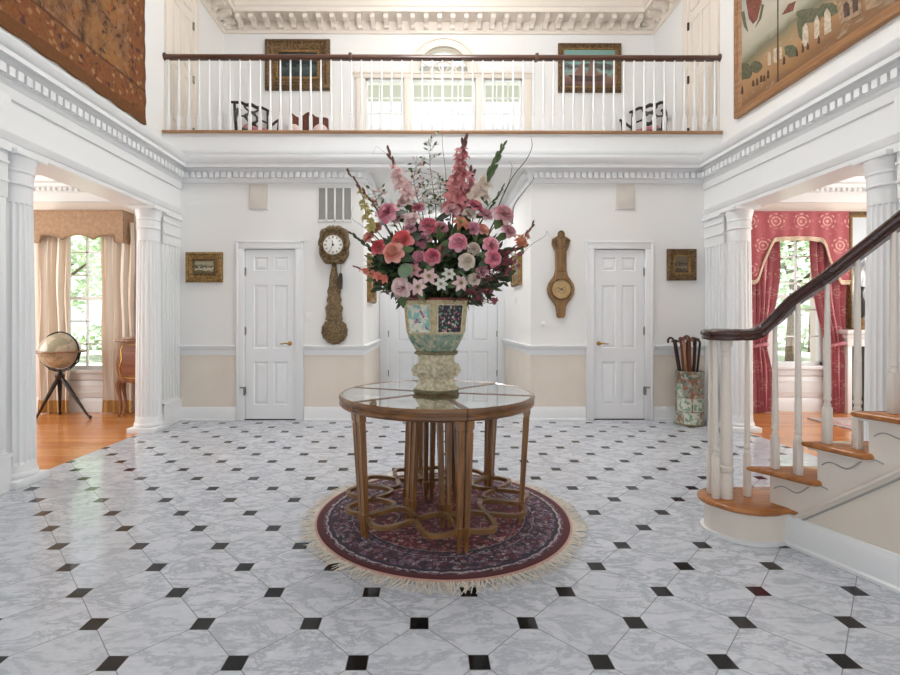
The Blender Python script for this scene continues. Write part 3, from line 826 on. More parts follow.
def drape(name, xa, xb, y, z0, z1, folds, amp, mat, label, group, waist=None, segz=26, thick=.006, seed=1, low=None):
    """folded hanging cloth; waist=(z, xa, xb) where a tie-back gathers it"""
    m = MB(); n = folds*10; vs = []
    g_ = random.Random(seed); ph = [g_.uniform(-.5, .5) for _ in range(folds+2)]
    for side in (0, 1):
        for j in range(segz+1):
            z = z0+(z1-z0)*j/segz
            a, b, am = xa, xb, amp
            if waist:
                wz, wa, wb = waist
                d = (z-wz)/(.75 if z > wz else .38); k = math.exp(-abs(d)**1.6*2.2)
                la, lb = (low or (xa, xb)) if z < wz else (xa, xb)
                a = la+(wa-la)*k; b = lb+(wb-lb)*k; am = amp*(1+.25*k)
                if z < wz: am *= 1.3*(1-k)+k
            for i in range(n+1):
                f = i/n; q = f*folds
                yy = am*math.sin(2*PI*q+ph[int(q)]*.8+.25*math.sin(z*3+q))*(1 if j < segz else .6)+am*.35*math.sin(4.3*PI*q+1+z)
                vs.append((a+(b-a)*f+.01*math.sin(z*5+q), y+yy+side*thick, z))
    W_ = n+1; Q = (segz+1)*W_; fs = []
    for s_ in (0, 1):
        for j in range(segz):
            for i in range(n):
                p = s_*Q+j*W_+i; fs.append((p, p+1, p+W_+1, p+W_))
    for j in range(segz):
        for i in (0, n): p = j*W_+i; fs.append((p, p+W_, p+W_+Q, p+Q))
    for i in range(n):
        for j in (0, segz): p = j*W_+i; fs.append((p, p+1, p+1+Q, p+Q))
    m.add(vs, fs)
    o = obj(name, m, mat, smooth=60, center=((xa+xb)/2, y, 0))
    return tag(o, label, 'curtain', group)
drape('curtain', X(37, 6.06), X(70, 6.06), 6.07, .012, 2.45, 4, .028, 'drape', 'cream striped curtain left of the globe window, behind the globe', 'cream curtains', seed=2)
drape('curtain', X(102, 6.06), X(134, 6.06), 6.07, .012, 2.45, 4, .028, 'drape', 'cream striped curtain right of the globe window, behind the commode', 'cream curtains', seed=3)
# right window
root = thing('curtain_valance', 'rose damask valance with arched lower edge and cream tassels', 'valance', (4.8, YS, 2.0))
yf = 6.02; x0, x1 = X(747, yf), X(850.5, yf); zt = H(211, yf)
zl, za_ = H(281, yf), H(238, yf)
ed = []
n = 60
for i in range(n+1):
    f = i/n; q = abs(f-.5)*2
    if q > .86: z_ = zl+.0*q
    elif q > .42:
        u_ = (q-.42)/.44; z_ = za_+(zl-za_)*(u_*u_*(3-2*u_))**1.0
    else: z_ = za_+.012*(1-(q/.42)**2)
    ed.append((x0+(x1-x0)*f, z_))
m = MB()
vs = []; 
for lay in (0, 1):
    for i, (a, b) in enumerate(ed):
        wv = .012*math.sin(i*.8)
        vs += [(a, yf+lay*.02, zt), (a, yf+wv+lay*.02, b)]
K = 2*(n+1); fs = []
for lay in (0, 1):
    for i in range(n): p = lay*K+2*i; fs.append((p, p+1, p+3, p+2))
for i in range(n): p = 2*i; fs += [(p, p+2, p+2+K, p+K), (p+1, p+3, p+3+K, p+1+K)]
m.add(vs, fs)
m.box(x0, x0+.02, yf+.05, YS-.002, zl, zt); m.box(x1-.02, x1, yf+.05, YS-.002, zl, zt); m.box(x0+.021, x1-.021, yf+.022, YS-.002, zt-.02, zt-.002)
obj('valance_cloth', m, 'damask', root, smooth=40)
m = MB()
pp = [(a, yf-.012+.012*math.sin(i*.8), b) for i, (a, b) in enumerate(ed)]
m.tube(pp, .012, 6)
for i in range(0, n, 1):
    for q in (0, .5):
        a = Vector(pp[i]).lerp(Vector(pp[i+1]), q)
        m.tube([a, a+Vector((0, 0, -.02)), a+Vector((0, 0, -.045))], [.003, .009, .006], 5)
obj('tassel_fringe', m, 'fringe_cream', root)
m = MB(); m.tube([(x0+.0, yf-.004, zt-.008), (x1, yf-.004, zt-.008)], .011, 6)
obj('braid_trim', m, 'damask', root)
def tieback(x, y, z, w_, label):
    m = MB(); pts = [(x+w_/2*math.cos(a), y+.0+.07*math.sin(a), z-.03*math.sin(a)+.02*math.cos(a)) for a in [2*PI*i/20 for i in range(20)]]
    m.tube(pts, .022, 8, closed=True)
    return tag(obj('tieback', m, 'damask_drape'), label, 'curtain tieback', 'red curtain tiebacks')
yc_ = 6.1
drape('curtain', X(750, yc_), X(780, yc_), yc_, .01, 2.45, 5, .032, 'damask_drape', 'rose damask curtain left of the window, beside the column', 'red damask curtains', (H(347, yc_), X(751, yc_), X(766, yc_)), seed=5, low=(X(751, yc_), X(772, yc_)))
drape('curtain', X(812, yc_), X(846, yc_), yc_, .01, 2.45, 5, .032, 'damask_drape', 'rose damask curtain right of the window, beside the fireplace', 'red damask curtains', (H(346, yc_), X(829, yc_), X(845, yc_)), seed=6, low=(X(827, yc_), X(849, yc_)))
tieback(X(758.5, yc_), yc_, H(347, yc_), .22, 'rose tieback round the curtain beside the column')
tieback(X(837, yc_), yc_, H(346, yc_), .22, 'rose tieback round the curtain beside the fireplace')
# ------------------------------------------------------------------ balcony balustrade
root = thing('balustrade', 'white gallery balustrade with long dark handrail above the hall', 'balustrade', (.19, YB+.05, FL2))
yr = YB+.05
m = MB(); m.cbox(UL+.01, UR-.01, YB-.035, YB+.13, FL2-.022, FL2+.008, .008)
obj('base_rail', m, 'nosing', root)
m = MB()
hr = [(-.034, 0), (-.036, .02), (-.03, .036), (-.014, .05), (.014, .05), (.03, .036), (.036, .02), (.034, 0), (.02, -.012), (-.02, -.012)]
zr = H(57, YB)+.0
m.add([(UL+.005, yr+a, zr+b) for a, b in hr]+[(UR-.005, yr+a, zr+b) for a, b in hr],
      [tuple(range(10)), tuple(range(19, 9, -1))]+[(i, (i+1) % 10, 10+(i+1) % 10, 10+i) for i in range(10)])
for s_, xx in ((1, UL), (-1, UR)):   # wall rosettes
    m.lathe([(.05, 0), (.05, .012), (.045, .02), (.03, .025)], (xx, yr, zr+.02), 20, axis=(s_, 0, 0))
obj('handrail', m, 'balc_rail', root)
for px_ in (350, 537.5):
    m = MB().cbox(X(px_, YB)-.02, X(px_, YB)+.02, yr-.042, yr+.042, zr-.016, zr+.062, .008)
    obj('rail_joint', m, 'balc_rail', root)
def baluster_mesh(h, r=.018, blk=.021, bh=.22, square_top=0):
    m = MB(); m.cbox(-blk, blk, -blk, blk, 0, bh, .004)
    pr = [(blk*.9, bh-.002), (blk*.98, bh+.006), (blk*.75, bh+.014), (r*1.15, bh+.02), (r*1.3, bh+.03), (r*.85, bh+.042), (r*.8, bh+.05), (r*1.02, bh+.06), (r*1.08, bh+.10)]
    pr += [(r*1.05-(r*.36)*((i+1)/8), bh+.10+(h-bh-.10)*((i+1)/8)) for i in range(8)]
    m.lathe(pr, (0, 0, 0), 14)
    return m
bal = None; n = 55
for i in range(n):
    px_ = 167+(718-167)*i/(n-1); xx = X(px_, YB)
    if bal is None:
        bal = obj('baluster', baluster_mesh(zr-FL2, .0135, .018, .21).xf(Matrix.Translation((xx, yr, FL2))), 'trim', root); b0 = xx
    else:
        c = bal.copy(); COL.objects.link(c); c.parent = root; c.location = (xx-b0, 0, 0)

# ------------------------------------------------------------------ things on the back wall
def picture(name, x0, x1, z0, z1, y, fw, frame, label, cat, canvas, group=None, dep=.05, wavy=0, inner=None):
    """framed picture hanging on a wall that faces the viewer"""
    root = thing(name, label, cat, ((x0+x1)/2, y, (z0+z1)/2), group)
    prof = [(0, 0), (0, dep*.5), (fw*.12, dep*.85), (fw*.3, dep), (fw*.45, dep*.75), (fw*.6, dep*.8), (fw*.8, dep*.55), (fw, dep*.4), (fw, 0)]
    m = MB(); cs = [(x0, z0), (x1, z0), (x1, z1), (x0, z1)]; sg = [(1, 1), (-1, 1), (-1, -1), (1, -1)]
    K = len(prof); vs = []
    N_ = 12 if wavy else 1
    ring = []
    for c in range(4):
        a = cs[c]; b = cs[(c+1) % 4]; sa = sg[c]; sb = sg[(c+1) % 4]
        for q in range(N_):
            f = q/N_
            wv = wavy*abs(math.sin(PI*f*2))*(1 if q else 0)
            for d, e in prof:
                pa = (a[0]+sa[0]*d, a[1]+sa[1]*d); pb = (b[0]+sb[0]*d, b[1]+sb[1]*d)
                ox, oz = pa[0]+(pb[0]-pa[0])*f, pa[1]+(pb[1]-pa[1])*f
                o_ = -wv*(1-d/fw) if wavy else 0
                nx = {0: (0, 1), 1: (-1, 0), 2: (0, -1), 3: (1, 0)}[c]
                vs.append((ox+nx[0]*o_*-1 if False else ox-nx[0]*wv*(1-d/fw)*-1*(-1), y-e, oz-nx[1]*wv*(1-d/fw)))
    R = 4*N_; fs = []
    for i in range(R):
        j = (i+1) % R
        for k in range(K-1): fs.append((i*K+k, j*K+k, j*K+k+1, i*K+k+1))
    m.add(vs, fs); obj('frame', m, frame, root, smooth=40)
    xi0, xi1, zi0, zi1 = x0+fw, x1-fw, z0+fw, z1-fw
    if inner:
        iw, im = inner
        q = MB()
        for a, b, c, d in ((xi0-.004, xi0+iw, zi0, zi1), (xi1-iw, xi1+.004, zi0, zi1), (xi0, xi1, zi0-.004, zi0+iw), (xi0, xi1, zi1-iw, zi1+.004)):
            q.cbox(a, b, y-dep*.5, y-.004, c, d, .004)
        obj('frame_slip', q, im, root)
    q = MB(); q.box(xi0-.005, xi1+.005, y-dep*.25, y-.002, zi0-.005, zi1+.005)
    obj('canvas', q, canvas, root, smooth=0)
    return root
def paint(name, fn):
    t = NT(name); x, y, z = t.xyz(t.coord('Generated'))
    return t.finish(fn(t, x, z), .4)
def landscape(c_sky, c_mid, c_dark, c_lt, sc_=3):
    def fn(t, x, z):
        nz = t.noise(sc_*2, 6, .65, t.coord('Generated'), .5)
        f = t.m1('ADD', z, t.m1('MULTIPLY', t.m1('SUBTRACT', nz.outputs[0], .5), .7))
        return t.ramp(f, [(0, c_dark), (.3, c_mid), (.42, c_lt), (.55, c_dark), (.68, c_sky), (1, c_sky)])
    return fn
M['pic_small'] = paint('small_landscape', landscape('#a9a283', '#7b6b47', '#3a3222', '#d3cdb2', 3))
M['pic_dark'] = paint('dark_print', landscape('#6e614c', '#5a4a36', '#2b241d', '#8b7c63', 3))
M['pic_night'] = paint('dark_blue_picture', landscape('#24343a', '#3e4c48', '#10161a', '#4c5a55', 3))
M['pic_ship'] = paint('ship_picture', landscape('#7fa39a', '#8e6a5c', '#4d3a36', '#86aaa0', 2))
M['pic_room'] = paint('pale_portrait', landscape('#cfd6dd', '#8b94a0', '#444c58', '#e2e4e6', 2))
picture('picture_frame', X(187, YB), X(223.5, YB), H(282.5, YB), H(252.5, YB), YB, .085, 'gilt', 'small gilt-framed landscape to the left of the left door', 'picture', 'pic_small', inner=(.02, 'gilt_dark'))
picture('picture_frame', X(667, YB), X(696, YB), H(280.5, YB), H(249, YB), YB, .075, 'gilt_dark', 'small square picture in a brown frame above the cane stand', 'picture', 'pic_dark', inner=(.02, 'gilt'))
YP = YG-.001
picture('picture_frame', X(266, YP), X(330.5, YP), H(91, YP), H(41, YP), YP, .17, 'gilt_dark', 'dark picture in a deep gilt frame left of the gallery window', 'picture', 'pic_night', dep=.09, inner=(.03, 'gilt'))
picture('picture_frame', X(558, YP), X(621, YP), H(92.5, YP), H(44, YP), YP, .075, 'gilt_dark', 'blue-green ship picture right of the gallery window', 'picture', 'pic_ship', dep=.06, inner=(.02, 'gilt'))
# flat ship on the ship picture: hull and sails painted on the canvas
shp = [o for o in bpy.data.objects if o.name.startswith('canvas')][-1]
cx, cz = X(588, YP), H(74, YP)
m = MB(); m.m = 0; yy = YP-.0175
M['ship_brown'] = plain('painted_hull', '#4a3836', .6, '#5f4a44', 20); M['ship_sail'] = plain('painted_sail', '#8c6153', .6, '#7a6b62', 9)
m.prism([(cx-.30, cz-.02), (cx-.22, cz-.12), (cx+.2, cz-.12), (cx+.30, cz+.0), (cx+.1, cz-.04)], yy-.002, yy, 'xz')
hull = obj('painted_ship', m, 'ship_brown', shp.parent, smooth=0)
m = MB(); m.prism([(cx-.22, cz), (cx-.05, cz-.02), (cx-.08, cz+.2)], yy-.002, yy, 'xz'); m.prism([(cx-.02, cz-.02), (cx+.16, cz-.01), (cx+.05, cz+.27)], yy-.002, yy, 'xz')
obj('painted_sail', m, 'ship_sail', shp.parent, smooth=0)
# alcove pictures on the side walls
def side_picture(xw, sgn, y0, y1, z0, z1, label):
    root = picture('picture_frame', -(y1-y0)/2, (y1-y0)/2, z0-1, z1-1, 0, .07, 'gilt', label, 'picture', 'pic_dark', dep=.055)
    # turn it onto the side wall
    for c in root.children: pass
    root.rotation_euler = (0, 0, math.radians(90)*sgn); root.location = (xw, (y0+y1)/2, (z0+z1)/2)
    return root
side_picture(A0+.001, 1, 5.98, 6.62, H(302, 6.0), 2.05, 'gilt-edged picture on the left wall of the alcove')
side_picture(A1-.001, -1, 6.17, 6.74, H(284.5, 6.2), 2.10, 'gilt-edged picture on the right wall of the alcove')

# vents, speakers, switches
root = thing('wall_vent', 'white air vent with four grey louvre panels above the clock', 'air vent', (X(334, YB), YB, H(204, YB)))
x0, x1, z0, z1 = X(318, YB), X(352, YB), H(222, YB), H(186.5, YB)
m = MB(); m.cbox(x0, x1, YB-.012, YB, z0, z0+.025, .003); m.cbox(x0, x1, YB-.012, YB, z1-.02, z1, .003)
for k in range(5):
    q = x0+(x1-x0)*k/4; m.cbox(max(x0, q-.011), min(x1, q+.011), YB-.012, YB, z0, z1, .003)
obj('frame', m, 'trim', root)
for k in range(4):
    a = x0+(x1-x0)*k/4+.009; b = x0+(x1-x0)*(k+1)/4-.009
    m = MB(); nl = 22
    for j in range(nl):
        z = z0+.022+(z1-z0-.042)*j/nl; m.box(a, b, YB-.008, YB-.004, z, z+.010)
    m.box(a, b, YB-.004, YB-.001, z0+.02, z1-.018)
    obj('louvre', m, 'grille', root, smooth=0)
for px0, px1, lb in ((250, 268.5, 'left'), (616, 634.5, 'right')):
    root = thing('wall_speaker', 'pale square speaker grille high above the %s door' % lb, 'speaker', (X((px0+px1)/2, YB), YB, H(196, YB)))
    a, b, c, d = X(px0, YB), X(px1, YB), H(209, YB), H(184, YB)
    m = MB(); m.cbox(a-.008, b+.008, YB-.012, YB, c-.008, d+.008, .005); obj('rim', m, 'wall', root)
    m = MB(); m.cbox(a, b, YB-.018, YB-.004, c, d, .004); obj('grille', m, 'speaker', root)
def switch(px_, py_, y, axis, label, toggles=1):
    root = thing('light_switch', label, 'light switch', (0, 0, 0)); w_ = .035+.02*(toggles-1)
    m = MB(); m.cbox(-w_, w_, -.006, 0, -.058, .058, .003); obj('plate', m, 'plate', root)
    for k in range(toggles):
        q = (k-(toggles-1)/2)*.045
        m = MB(); m.cbox(q-.012, q+.012, -.011, -.004, -.028, .028, .003); obj('toggle', m, 'trim', root)
    return root
s_ = switch(0, 0, 0, 0, 'white switch plate on the wall between the left door and the clock'); s_.location = (X(309, YB), YB-.0005, H(317, YB))
s_ = switch(0, 0, 0, 0, 'white switch plate on the right wall of the alcove', 2); s_.location = (A1-.0005, 6.6, H(301, 6.6)); s_.rotation_euler = (0, 0, -PI/2)
root = thing('thermostat', 'tiny white wall button under the barometer', 'thermostat', (X(543.5, YB), YB, H(324, YB)))
obj('dial', MB().lathe([(.03, 0), (.03, .012), (.022, .02), (0, .022)], (X(543.5, YB), YB, H(324, YB)), 20, axis=(0, -1, 0)), 'plate', root)

# ------------------------------------------------------------------ wall clock with pendulum
yc = YB
root = thing('wall_clock', 'embossed bronze wall clock with a white face and long pendulum', 'clock', (X(334.5, YB), YB, H(245, YB)))
cx = X(334.5, YB); cz = H(246, YB)
R2 = lambda a: a
def crest(pts_, y0, y1, name, mat, ctr, dome=.03):
    """outline raised into a low dome"""
    m = MB(); n = len(pts_); c = Vector((ctr[0], 0, ctr[1]))
    vs = []
    for f, yy in ((1, y0), (1, y0-.35*(y0-y1)), (.86, y1), (.45, y1-dome*.6)):
        for p in pts_: vs.append((c.x+(p[0]-c.x)*f, yy, c.z+(p[1]-c.z)*f))
    vs.append((c.x, y1-dome, c.z)); fs = [tuple(range(n))]
    for k in range(3):
        for i in range(n): fs.append((k*n+i, k*n+(i+1) % n, (k+1)*n+(i+1) % n, (k+1)*n+i))
    for i in range(n): fs.append((3*n+i, 3*n+(i+1) % n, 4*n))
    m.add(vs, fs); return m
ol = []
W_ = .185
for i in range(64):
    a = 2*PI*i/64
    ca, sa = math.cos(a), math.sin(a)
    r_ = (abs(ca)**3.2+abs(sa)**3.2)**(-1/3.2)
    k = 1+.035*math.sin(11*a)*(1 if sa > -.3 else .5)
    ol.append((cx+W_*r_*ca*k*(1.0-.10*max(0, -sa)), cz+.235*r_*sa*k*(.96 if sa < 0 else 1.0)))
obj('case', crest(ol, YB-.001, YB-.06, '', '', (cx, cz), .02), 'bronze', root, smooth=50)
# scroll bosses round the case
m = MB()
for i in range(26):
    a = 2*PI*i/26; ca, sa = math.cos(a), math.sin(a); r_ = (abs(ca)**3.2+abs(sa)**3.2)**(-1/3.2)
    m.ball((cx+.15*r_*ca, YB-.062, cz+.19*r_*sa), .022, .02, .026, 8, 6)
for i in range(5):
    m.ball((cx+(i-2)*.05, YB-.075, cz+.205-.02*abs(i-2)), .02, .02, .03, 8, 6)
obj('ornament', m, 'bronze', root)
M['clock_face'] = plain('enamel_dial', '#f1efe9', .25)
m = MB().lathe([(.118, 0), (.118, .014), (.110, .018), (0, .022)], (cx, YB-.07, cz+.0), 36, axis=(0, -1, 0)); face = obj('face', m, 'clock_face', root)
m = MB().lathe([(.116, .0), (.132, .0), (.132, .02), (.116, .026), (.116, 0)], (cx, YB-.068, cz), 36, axis=(0, -1, 0), cap=False); obj('bezel', m, 'bronze', root)
m = MB()
for k in range(12):
    a = PI/2-2*PI*k/12; u = Vector((math.cos(a), 0, math.sin(a))); v_ = Vector((-math.sin(a), 0, math.cos(a)))
    c = Vector((cx, YB-.0915, cz))+u*.090
    for q in ((-.006, 0, .006) if k % 3 == 0 else (-.004, .004)):
        a_, b_ = c-u*.013+v_*q, c+u*.013+v_*q; n_ = Vector((0, -.001, 0))
        m.add([a_-v_*.002, a_+v_*.002, b_+v_*.002, b_-v_*.002], [(0, 1, 2, 3)])
m.lathe([(.014, 0), (.012, .006), (0, .008)], (cx, YB-.091, cz), 14, axis=(0, -1, 0))
obj('numeral_marks', m, 'dark_metal', face, smooth=0)
for ln, ang, wd in ((.055, 100, .006), (.085, 245, .004)):
    a = math.radians(ang); u = Vector((math.cos(a), 0, math.sin(a))); v_ = Vector((-math.sin(a), 0, math.cos(a))); c = Vector((cx, YB-.096, cz))
    m = MB().add([c-v_*wd-u*.01, c+v_*wd-u*.01, c+u*ln+v_*wd*.3, c+u*ln-v_*wd*.3], [(0, 1, 2, 3)])
    obj('hand', m, 'dark_metal', face, smooth=0)
# pendulum: tapering embossed plate and round bob
pz = lambda p: H(p, YB)
pxs = [(265, 2.5), (270, 3), (277, 4.5), (283, 5.0), (287, 5.4), (291, 7), (296, 6), (300, 7.6), (304, 6.4), (308, 9.2), (311, 8.2), (316, 7.8), (320, 9)]
L_ = [(cx-w_/83.3, pz(p)) for p, w_ in pxs]; R_ = [(cx+w_/83.3, pz(p)) for p, w_ in reversed(pxs)]
m = MB(); K = len(pxs); vs = []
for p, w_ in pxs:
    z = pz(p); q = w_/83.3
    vs += [(cx-q, YB-.02, z), (cx-q*.7, YB-.045, z), (cx, YB-.055, z), (cx+q*.7, YB-.045, z), (cx+q, YB-.02, z)]
fs = []
for i in range(K-1):
    for j in range(4): fs.append((i*5+j, i*5+j+1, (i+1)*5+j+1, (i+1)*5+j))
fs.append((0, 1, 2, 3, 4)); fs.append(tuple((K-1)*5+j for j in range(5)))
for i in range(K-1): fs.append((i*5, (i+1)*5, (i+1)*5+4, i*5+4))
m.add(vs, fs); pend = obj('pendulum', m, 'bronze', root, smooth=50)
bx, bz = X(335, YB), pz(331)
m = MB().lathe([(.155, 0), (.158, .015), (.15, .03), (.12, .034), (.115, .045), (.10, .05), (.085, .045), (.06, .055), (0, .062)], (bx, YB-.012, bz), 40, axis=(0, -1, 0), mod=lambda a, z, r: r*(1+.03*math.sin(14*a)) if r > .13 else r)
for i in range(14): a = 2*PI*i/14; m.ball((bx+.128*math.cos(a), YB-.048, bz+.128*math.sin(a)), .016, .012, .016, 8, 6)
for i in range(8): a = 2*PI*i/8+.2; m.ball((bx+.06*math.cos(a), YB-.062, bz+.06*math.sin(a)), .017, .01, .017, 8, 6)
obj('bob', m, 'bronze', pend)
m = MB().tube([(X(342, YB), YB-.05, pz(262)), (X(341.5, YB), YB-.05, pz(274))], .003, 6)
m.lathe([(.0, pz(290)-.0), (.02, pz(289)), (.024, pz(286)), (.024, pz(277)), (.018, pz(274)), (0, pz(273))], (X(341.5, YB), YB-.05, 0), 14)
obj('weight', m, 'dark_metal', root)

# ------------------------------------------------------------------ barometer
bx = X(560.5, YB)
root = thing('barometer', 'gilded wooden banjo barometer left of the right door', 'barometer', (bx, YB, H(275, YB)))
prof = [(232, 2), (236, 3), (239, 8.5), (244, 9), (248, 7.5), (252, 5.6), (260, 5.5), (270, 5.6), (276, 7), (280, 10), (284, 12.6), (289, 13.8), (294, 13), (299, 10.5), (303, 7), (307, 5.2), (312, 4.6), (316, 4.3), (318, 2.5)]
pts_ = [(bx+w_/83.3, H(p, YB)) for p, w_ in prof]+[(bx-w_/83.3, H(p, YB)) for p, w_ in reversed(prof)]
m = MB(); n = len(pts_)
vs = [(x_, YB-.001, z_) for x_, z_ in pts_]+[(x_, YB-.028, z_) for x_, z_ in pts_]
ins = [(bx+(x_-bx)*.82, YB-.042, z_) for x_, z_ in pts_]; vs += ins
fs = []
for i in range(n):
    j = (i+1) % n; fs += [(i, j, n+j, n+i), (n+i, n+j, 2*n+j, 2*n+i)]
K = len(prof)
for i in range(K-1): fs.append((2*n+i, 2*n+i+1, 2*n+n-2-i, 2*n+n-1-i))
m.add(vs, fs); obj('case', m, 'gilt_wood', root, smooth=40)
m = MB()
for s_ in (-1, 1):
    for r_, ox, oz in ((.03, .075, 0.0), (.024, .055, -.055)):
        m.tube([(bx+s_*(ox+r_*math.cos(a)*(1-a/14)), YB-.04, H(242, YB)+oz+r_*math.sin(a)*(1-a/14)) for a in [k*.4 for k in range(22)]], .010, 6)
m.tube([(bx+.035*math.cos(a), YB-.04, H(235, YB)+.04*math.sin(a)) for a in [2*PI*k/14 for k in range(14)]], .010, 6, closed=True)
obj('scroll_crest', m, 'gilt_dark', root)
m = MB().cbox(bx-.042, bx+.042, YB-.05, YB-.035, H(272, YB), H(250, YB), .006); m.box(bx-.006, bx+.006, YB-.053, YB-.045, H(268, YB), H(264, YB)); obj('thermometer_plate', m, 'gilt_wood', root)
cz = H(289.5, YB)
M['baro_dial'] = plain('aged_dial', '#c3a578', .35, '#b1915f', 20)
m = MB().lathe([(.115, 0), (.115, .012), (0, .014)], (bx, YB-.036, cz), 36, axis=(0, -1, 0)); d_ = obj('dial', m, 'baro_dial', root)
m = MB().lathe([(.112, .005), (.13, .005), (.13, .018), (.112, .022), (.112, .005)], (bx, YB-.034, cz), 36, axis=(0, -1, 0), cap=False); obj('bezel', m, 'gilt_dark', root)
m = MB()
for a in (math.radians(35), math.radians(-25)):
    u = Vector((math.cos(a), 0, math.sin(a))); v_ = Vector((-math.sin(a), 0, math.cos(a))); c = Vector((bx, YB-.052, cz))
    m.add([c-u*.05-v_*.003, c-u*.05+v_*.003, c+u*.08+v_*.001, c+u*.08-v_*.001], [(0, 1, 2, 3)])
m.lathe([(.012, 0), (.012, .006), (0, .007)], (bx, YB-.05, cz), 12, axis=(0, -1, 0)); obj('hand', m, 'dark_metal', d_, smooth=0)

# ------------------------------------------------------------------ tapestry and large painting
t = NT('tapestry_weave'); x, y, z = t.xyz()
st = t.scale(1, 1.5, .8)
g1 = t.noise(4.0, 7, .7, st, .6); g3 = t.noise(11, 6, .72, dist=.5); g4 = t.noise(24, 4, .7); g5 = t.noise(1.6, 3, .5, dist=.4)
col = t.ramp(g1.outputs[0], [(.28, '#2c1c14'), (.38, '#5a3a22'), (.46, '#8a5d38'), (.54, '#9b6d44'), (.62, '#a8672c'), (.72, '#7a4a30')])
col = t.mix(t.m1('MULTIPLY', t.step(g5.outputs[0], .5, .6), .55), col, '#a9763f')
col = t.mix(t.m1('MULTIPLY', t.step(g3.outputs[0], .54, .62), .6), col, '#b08462')
col = t.mix(t.m1('MULTIPLY', t.step(g3.outputs[0], .44, .37), .85), col, '#241716')
col = t.mix(t.m1('MULTIPLY', t.step(g4.outputs[0], .5, .7), .25), col, '#c09a70')
vb = t.voro(15); sp_ = t.n('ShaderNodeSeparateColor'); t.link(vb.outputs[1], sp_.inputs[0])
flw = t.ramp(sp_.outputs[0], [(0, '#a0582a'), (.2, '#b98a5e'), (.4, '#4a2c3a'), (.55, '#8f4a2c'), (.7, '#c29a6e'), (.85, '#5a3a24')], 'CONSTANT')
col2 = t.ramp(g3.outputs[0], [(.3, '#3a2118'), (.42, '#7f4a26'), (.52, '#97602f'), (.62, '#6f3f22'), (.7, '#a87448')])
pet_ = t.m1('ADD', vb.outputs[0], t.m1('MULTIPLY', t.m1('SUBTRACT', g4.outputs[0], .5), .9))
col2 = t.mix(t.m1('MULTIPLY', t.step(pet_, .46, .28), .8), col2, flw)
inb = t.m1('MAXIMUM', t.m1('LESS_THAN', z, .36), t.m1('GREATER_THAN', y, -.30))
col = t.mix(inb, col, col2)
edge = t.m1('MAXIMUM', t.m1('LESS_THAN', z, .11), t.m1('GREATER_THAN', y, -.045))
col = t.mix(edge, col, t.mix(g4.outputs[0], '#8f5a2a', '#5f3819'))
line = t.m1('LESS_THAN', t.m1('ABSOLUTE', t.m1('SUBTRACT', z, .36)), .012)
col = t.mix(t.m1('MULTIPLY', line, .6), col, '#3d2419'); dk = t.n('ShaderNodeMix', data_type='RGBA', blend_type='MULTIPLY'); dk.inputs[0].default_value = 1; t.link(col, dk.inputs[6]); dk.inputs[7].default_value = (.72, .72, .74, 1); col = dk.outputs[2]
wv = t.n('ShaderNodeTexWave', wave_type='BANDS', bands_direction='Y'); t.link(t.coord(), wv.inputs[0]); wv.inputs['Scale'].default_value = 60
M['tapestry'] = t.finish(col, .95, 0, wv.outputs[0], .3, .003, sheen=.0)
tz0, tz1, ty0, ty1 = 3.38, 5.95, 1.6, 5.27
root = thing('tapestry', 'brown and orange woven tapestry on the upper left wall', 'tapestry', (UL, ty1, tz0))
m = MB(); ny, nz_ = 60, 30; vs = []
for lay, off in ((0, .012), (1, .03)):
    for i in range(ny+1):
        for j in range(nz_+1):
            yv = ty0+(ty1-ty0)*i/ny; zv = tz0+(tz1-tz0)*j/nz_
            if i == ny: yv += .012*math.sin(zv*23)+.008*math.sin(zv*51)
            if j == 0: zv += .008*math.sin(yv*19)
            vs.append((UL+off+.006*math.sin(yv*5+zv*2)*lay, yv, zv))
W_ = nz_+1; Q = (ny+1)*W_; fs = []
for lay in (0, 1):
    for i in range(ny):
        for j in range(nz_): p = lay*Q+i*W_+j; fs.append((p, p+1, p+W_+1, p+W_))
for i in range(ny):
    for j in (0, nz_): p = i*W_+j; fs.append((p, p+W_, p+W_+Q, p+Q))
for j in range(nz_):
    for i in (0, ny): p = i*W_+j; fs.append((p, p+1, p+1+Q, p+Q))
m.add(vs, fs); obj('woven_cloth', m, 'tapestry', root, smooth=60)
m = MB().tube([(UL+.03, ty0-.05, tz1+.02), (UL+.03, ty1+.05, tz1+.02)], .015, 10); obj('hanging_rod', m, 'balc_rail', root)

py0, py1, pz0, pz1 = 1.5, 5.36, 3.49, 5.6
root = thing('large_painting', 'huge landscape painting in a plain wooden frame on the upper right wall', 'painting', (UR, py1, pz0))
M['frame_wood'] = wood('painting_frame_wood', '#a5764a', '#825733', .4, 'y', 10)
fw, dp = .10, .055
m = MB(); pr = [(0, 0), (0, dp), (.025, dp+.006), (.04, dp*.8), (.06, dp*.85), (fw, dp*.45), (fw, 0)]
cs = [(py0, pz0), (py1, pz0), (py1, pz1), (py0, pz1)]; sg = [(1, 1), (-1, 1), (-1, -1), (1, -1)]
vs = []
for c, s_ in zip(cs, sg):
    for d, e in pr: vs.append((UR-e, c[0]+s_[0]*d, c[1]+s_[1]*d))
K = len(pr); fs = []
for i in range(4):
    for k in range(K-1): fs.append((i*K+k, ((i+1) % 4)*K+k, ((i+1) % 4)*K+k+1, i*K+k+1))
m.add(vs, fs); obj('frame', m, 'frame_wood', root, smooth=30)
t = NT('painted_landscape'); x, y, z = t.xyz(t.coord('Generated'))
nz = t.noise(6, 6, .6, t.coord('Generated'), .4); n2 = t.noise(18, 5, .7, t.coord('Generated'))
hz = t.m1('ADD', z, t.m1('MULTIPLY', t.m1('SUBTRACT', nz.outputs[0], .5), .16))
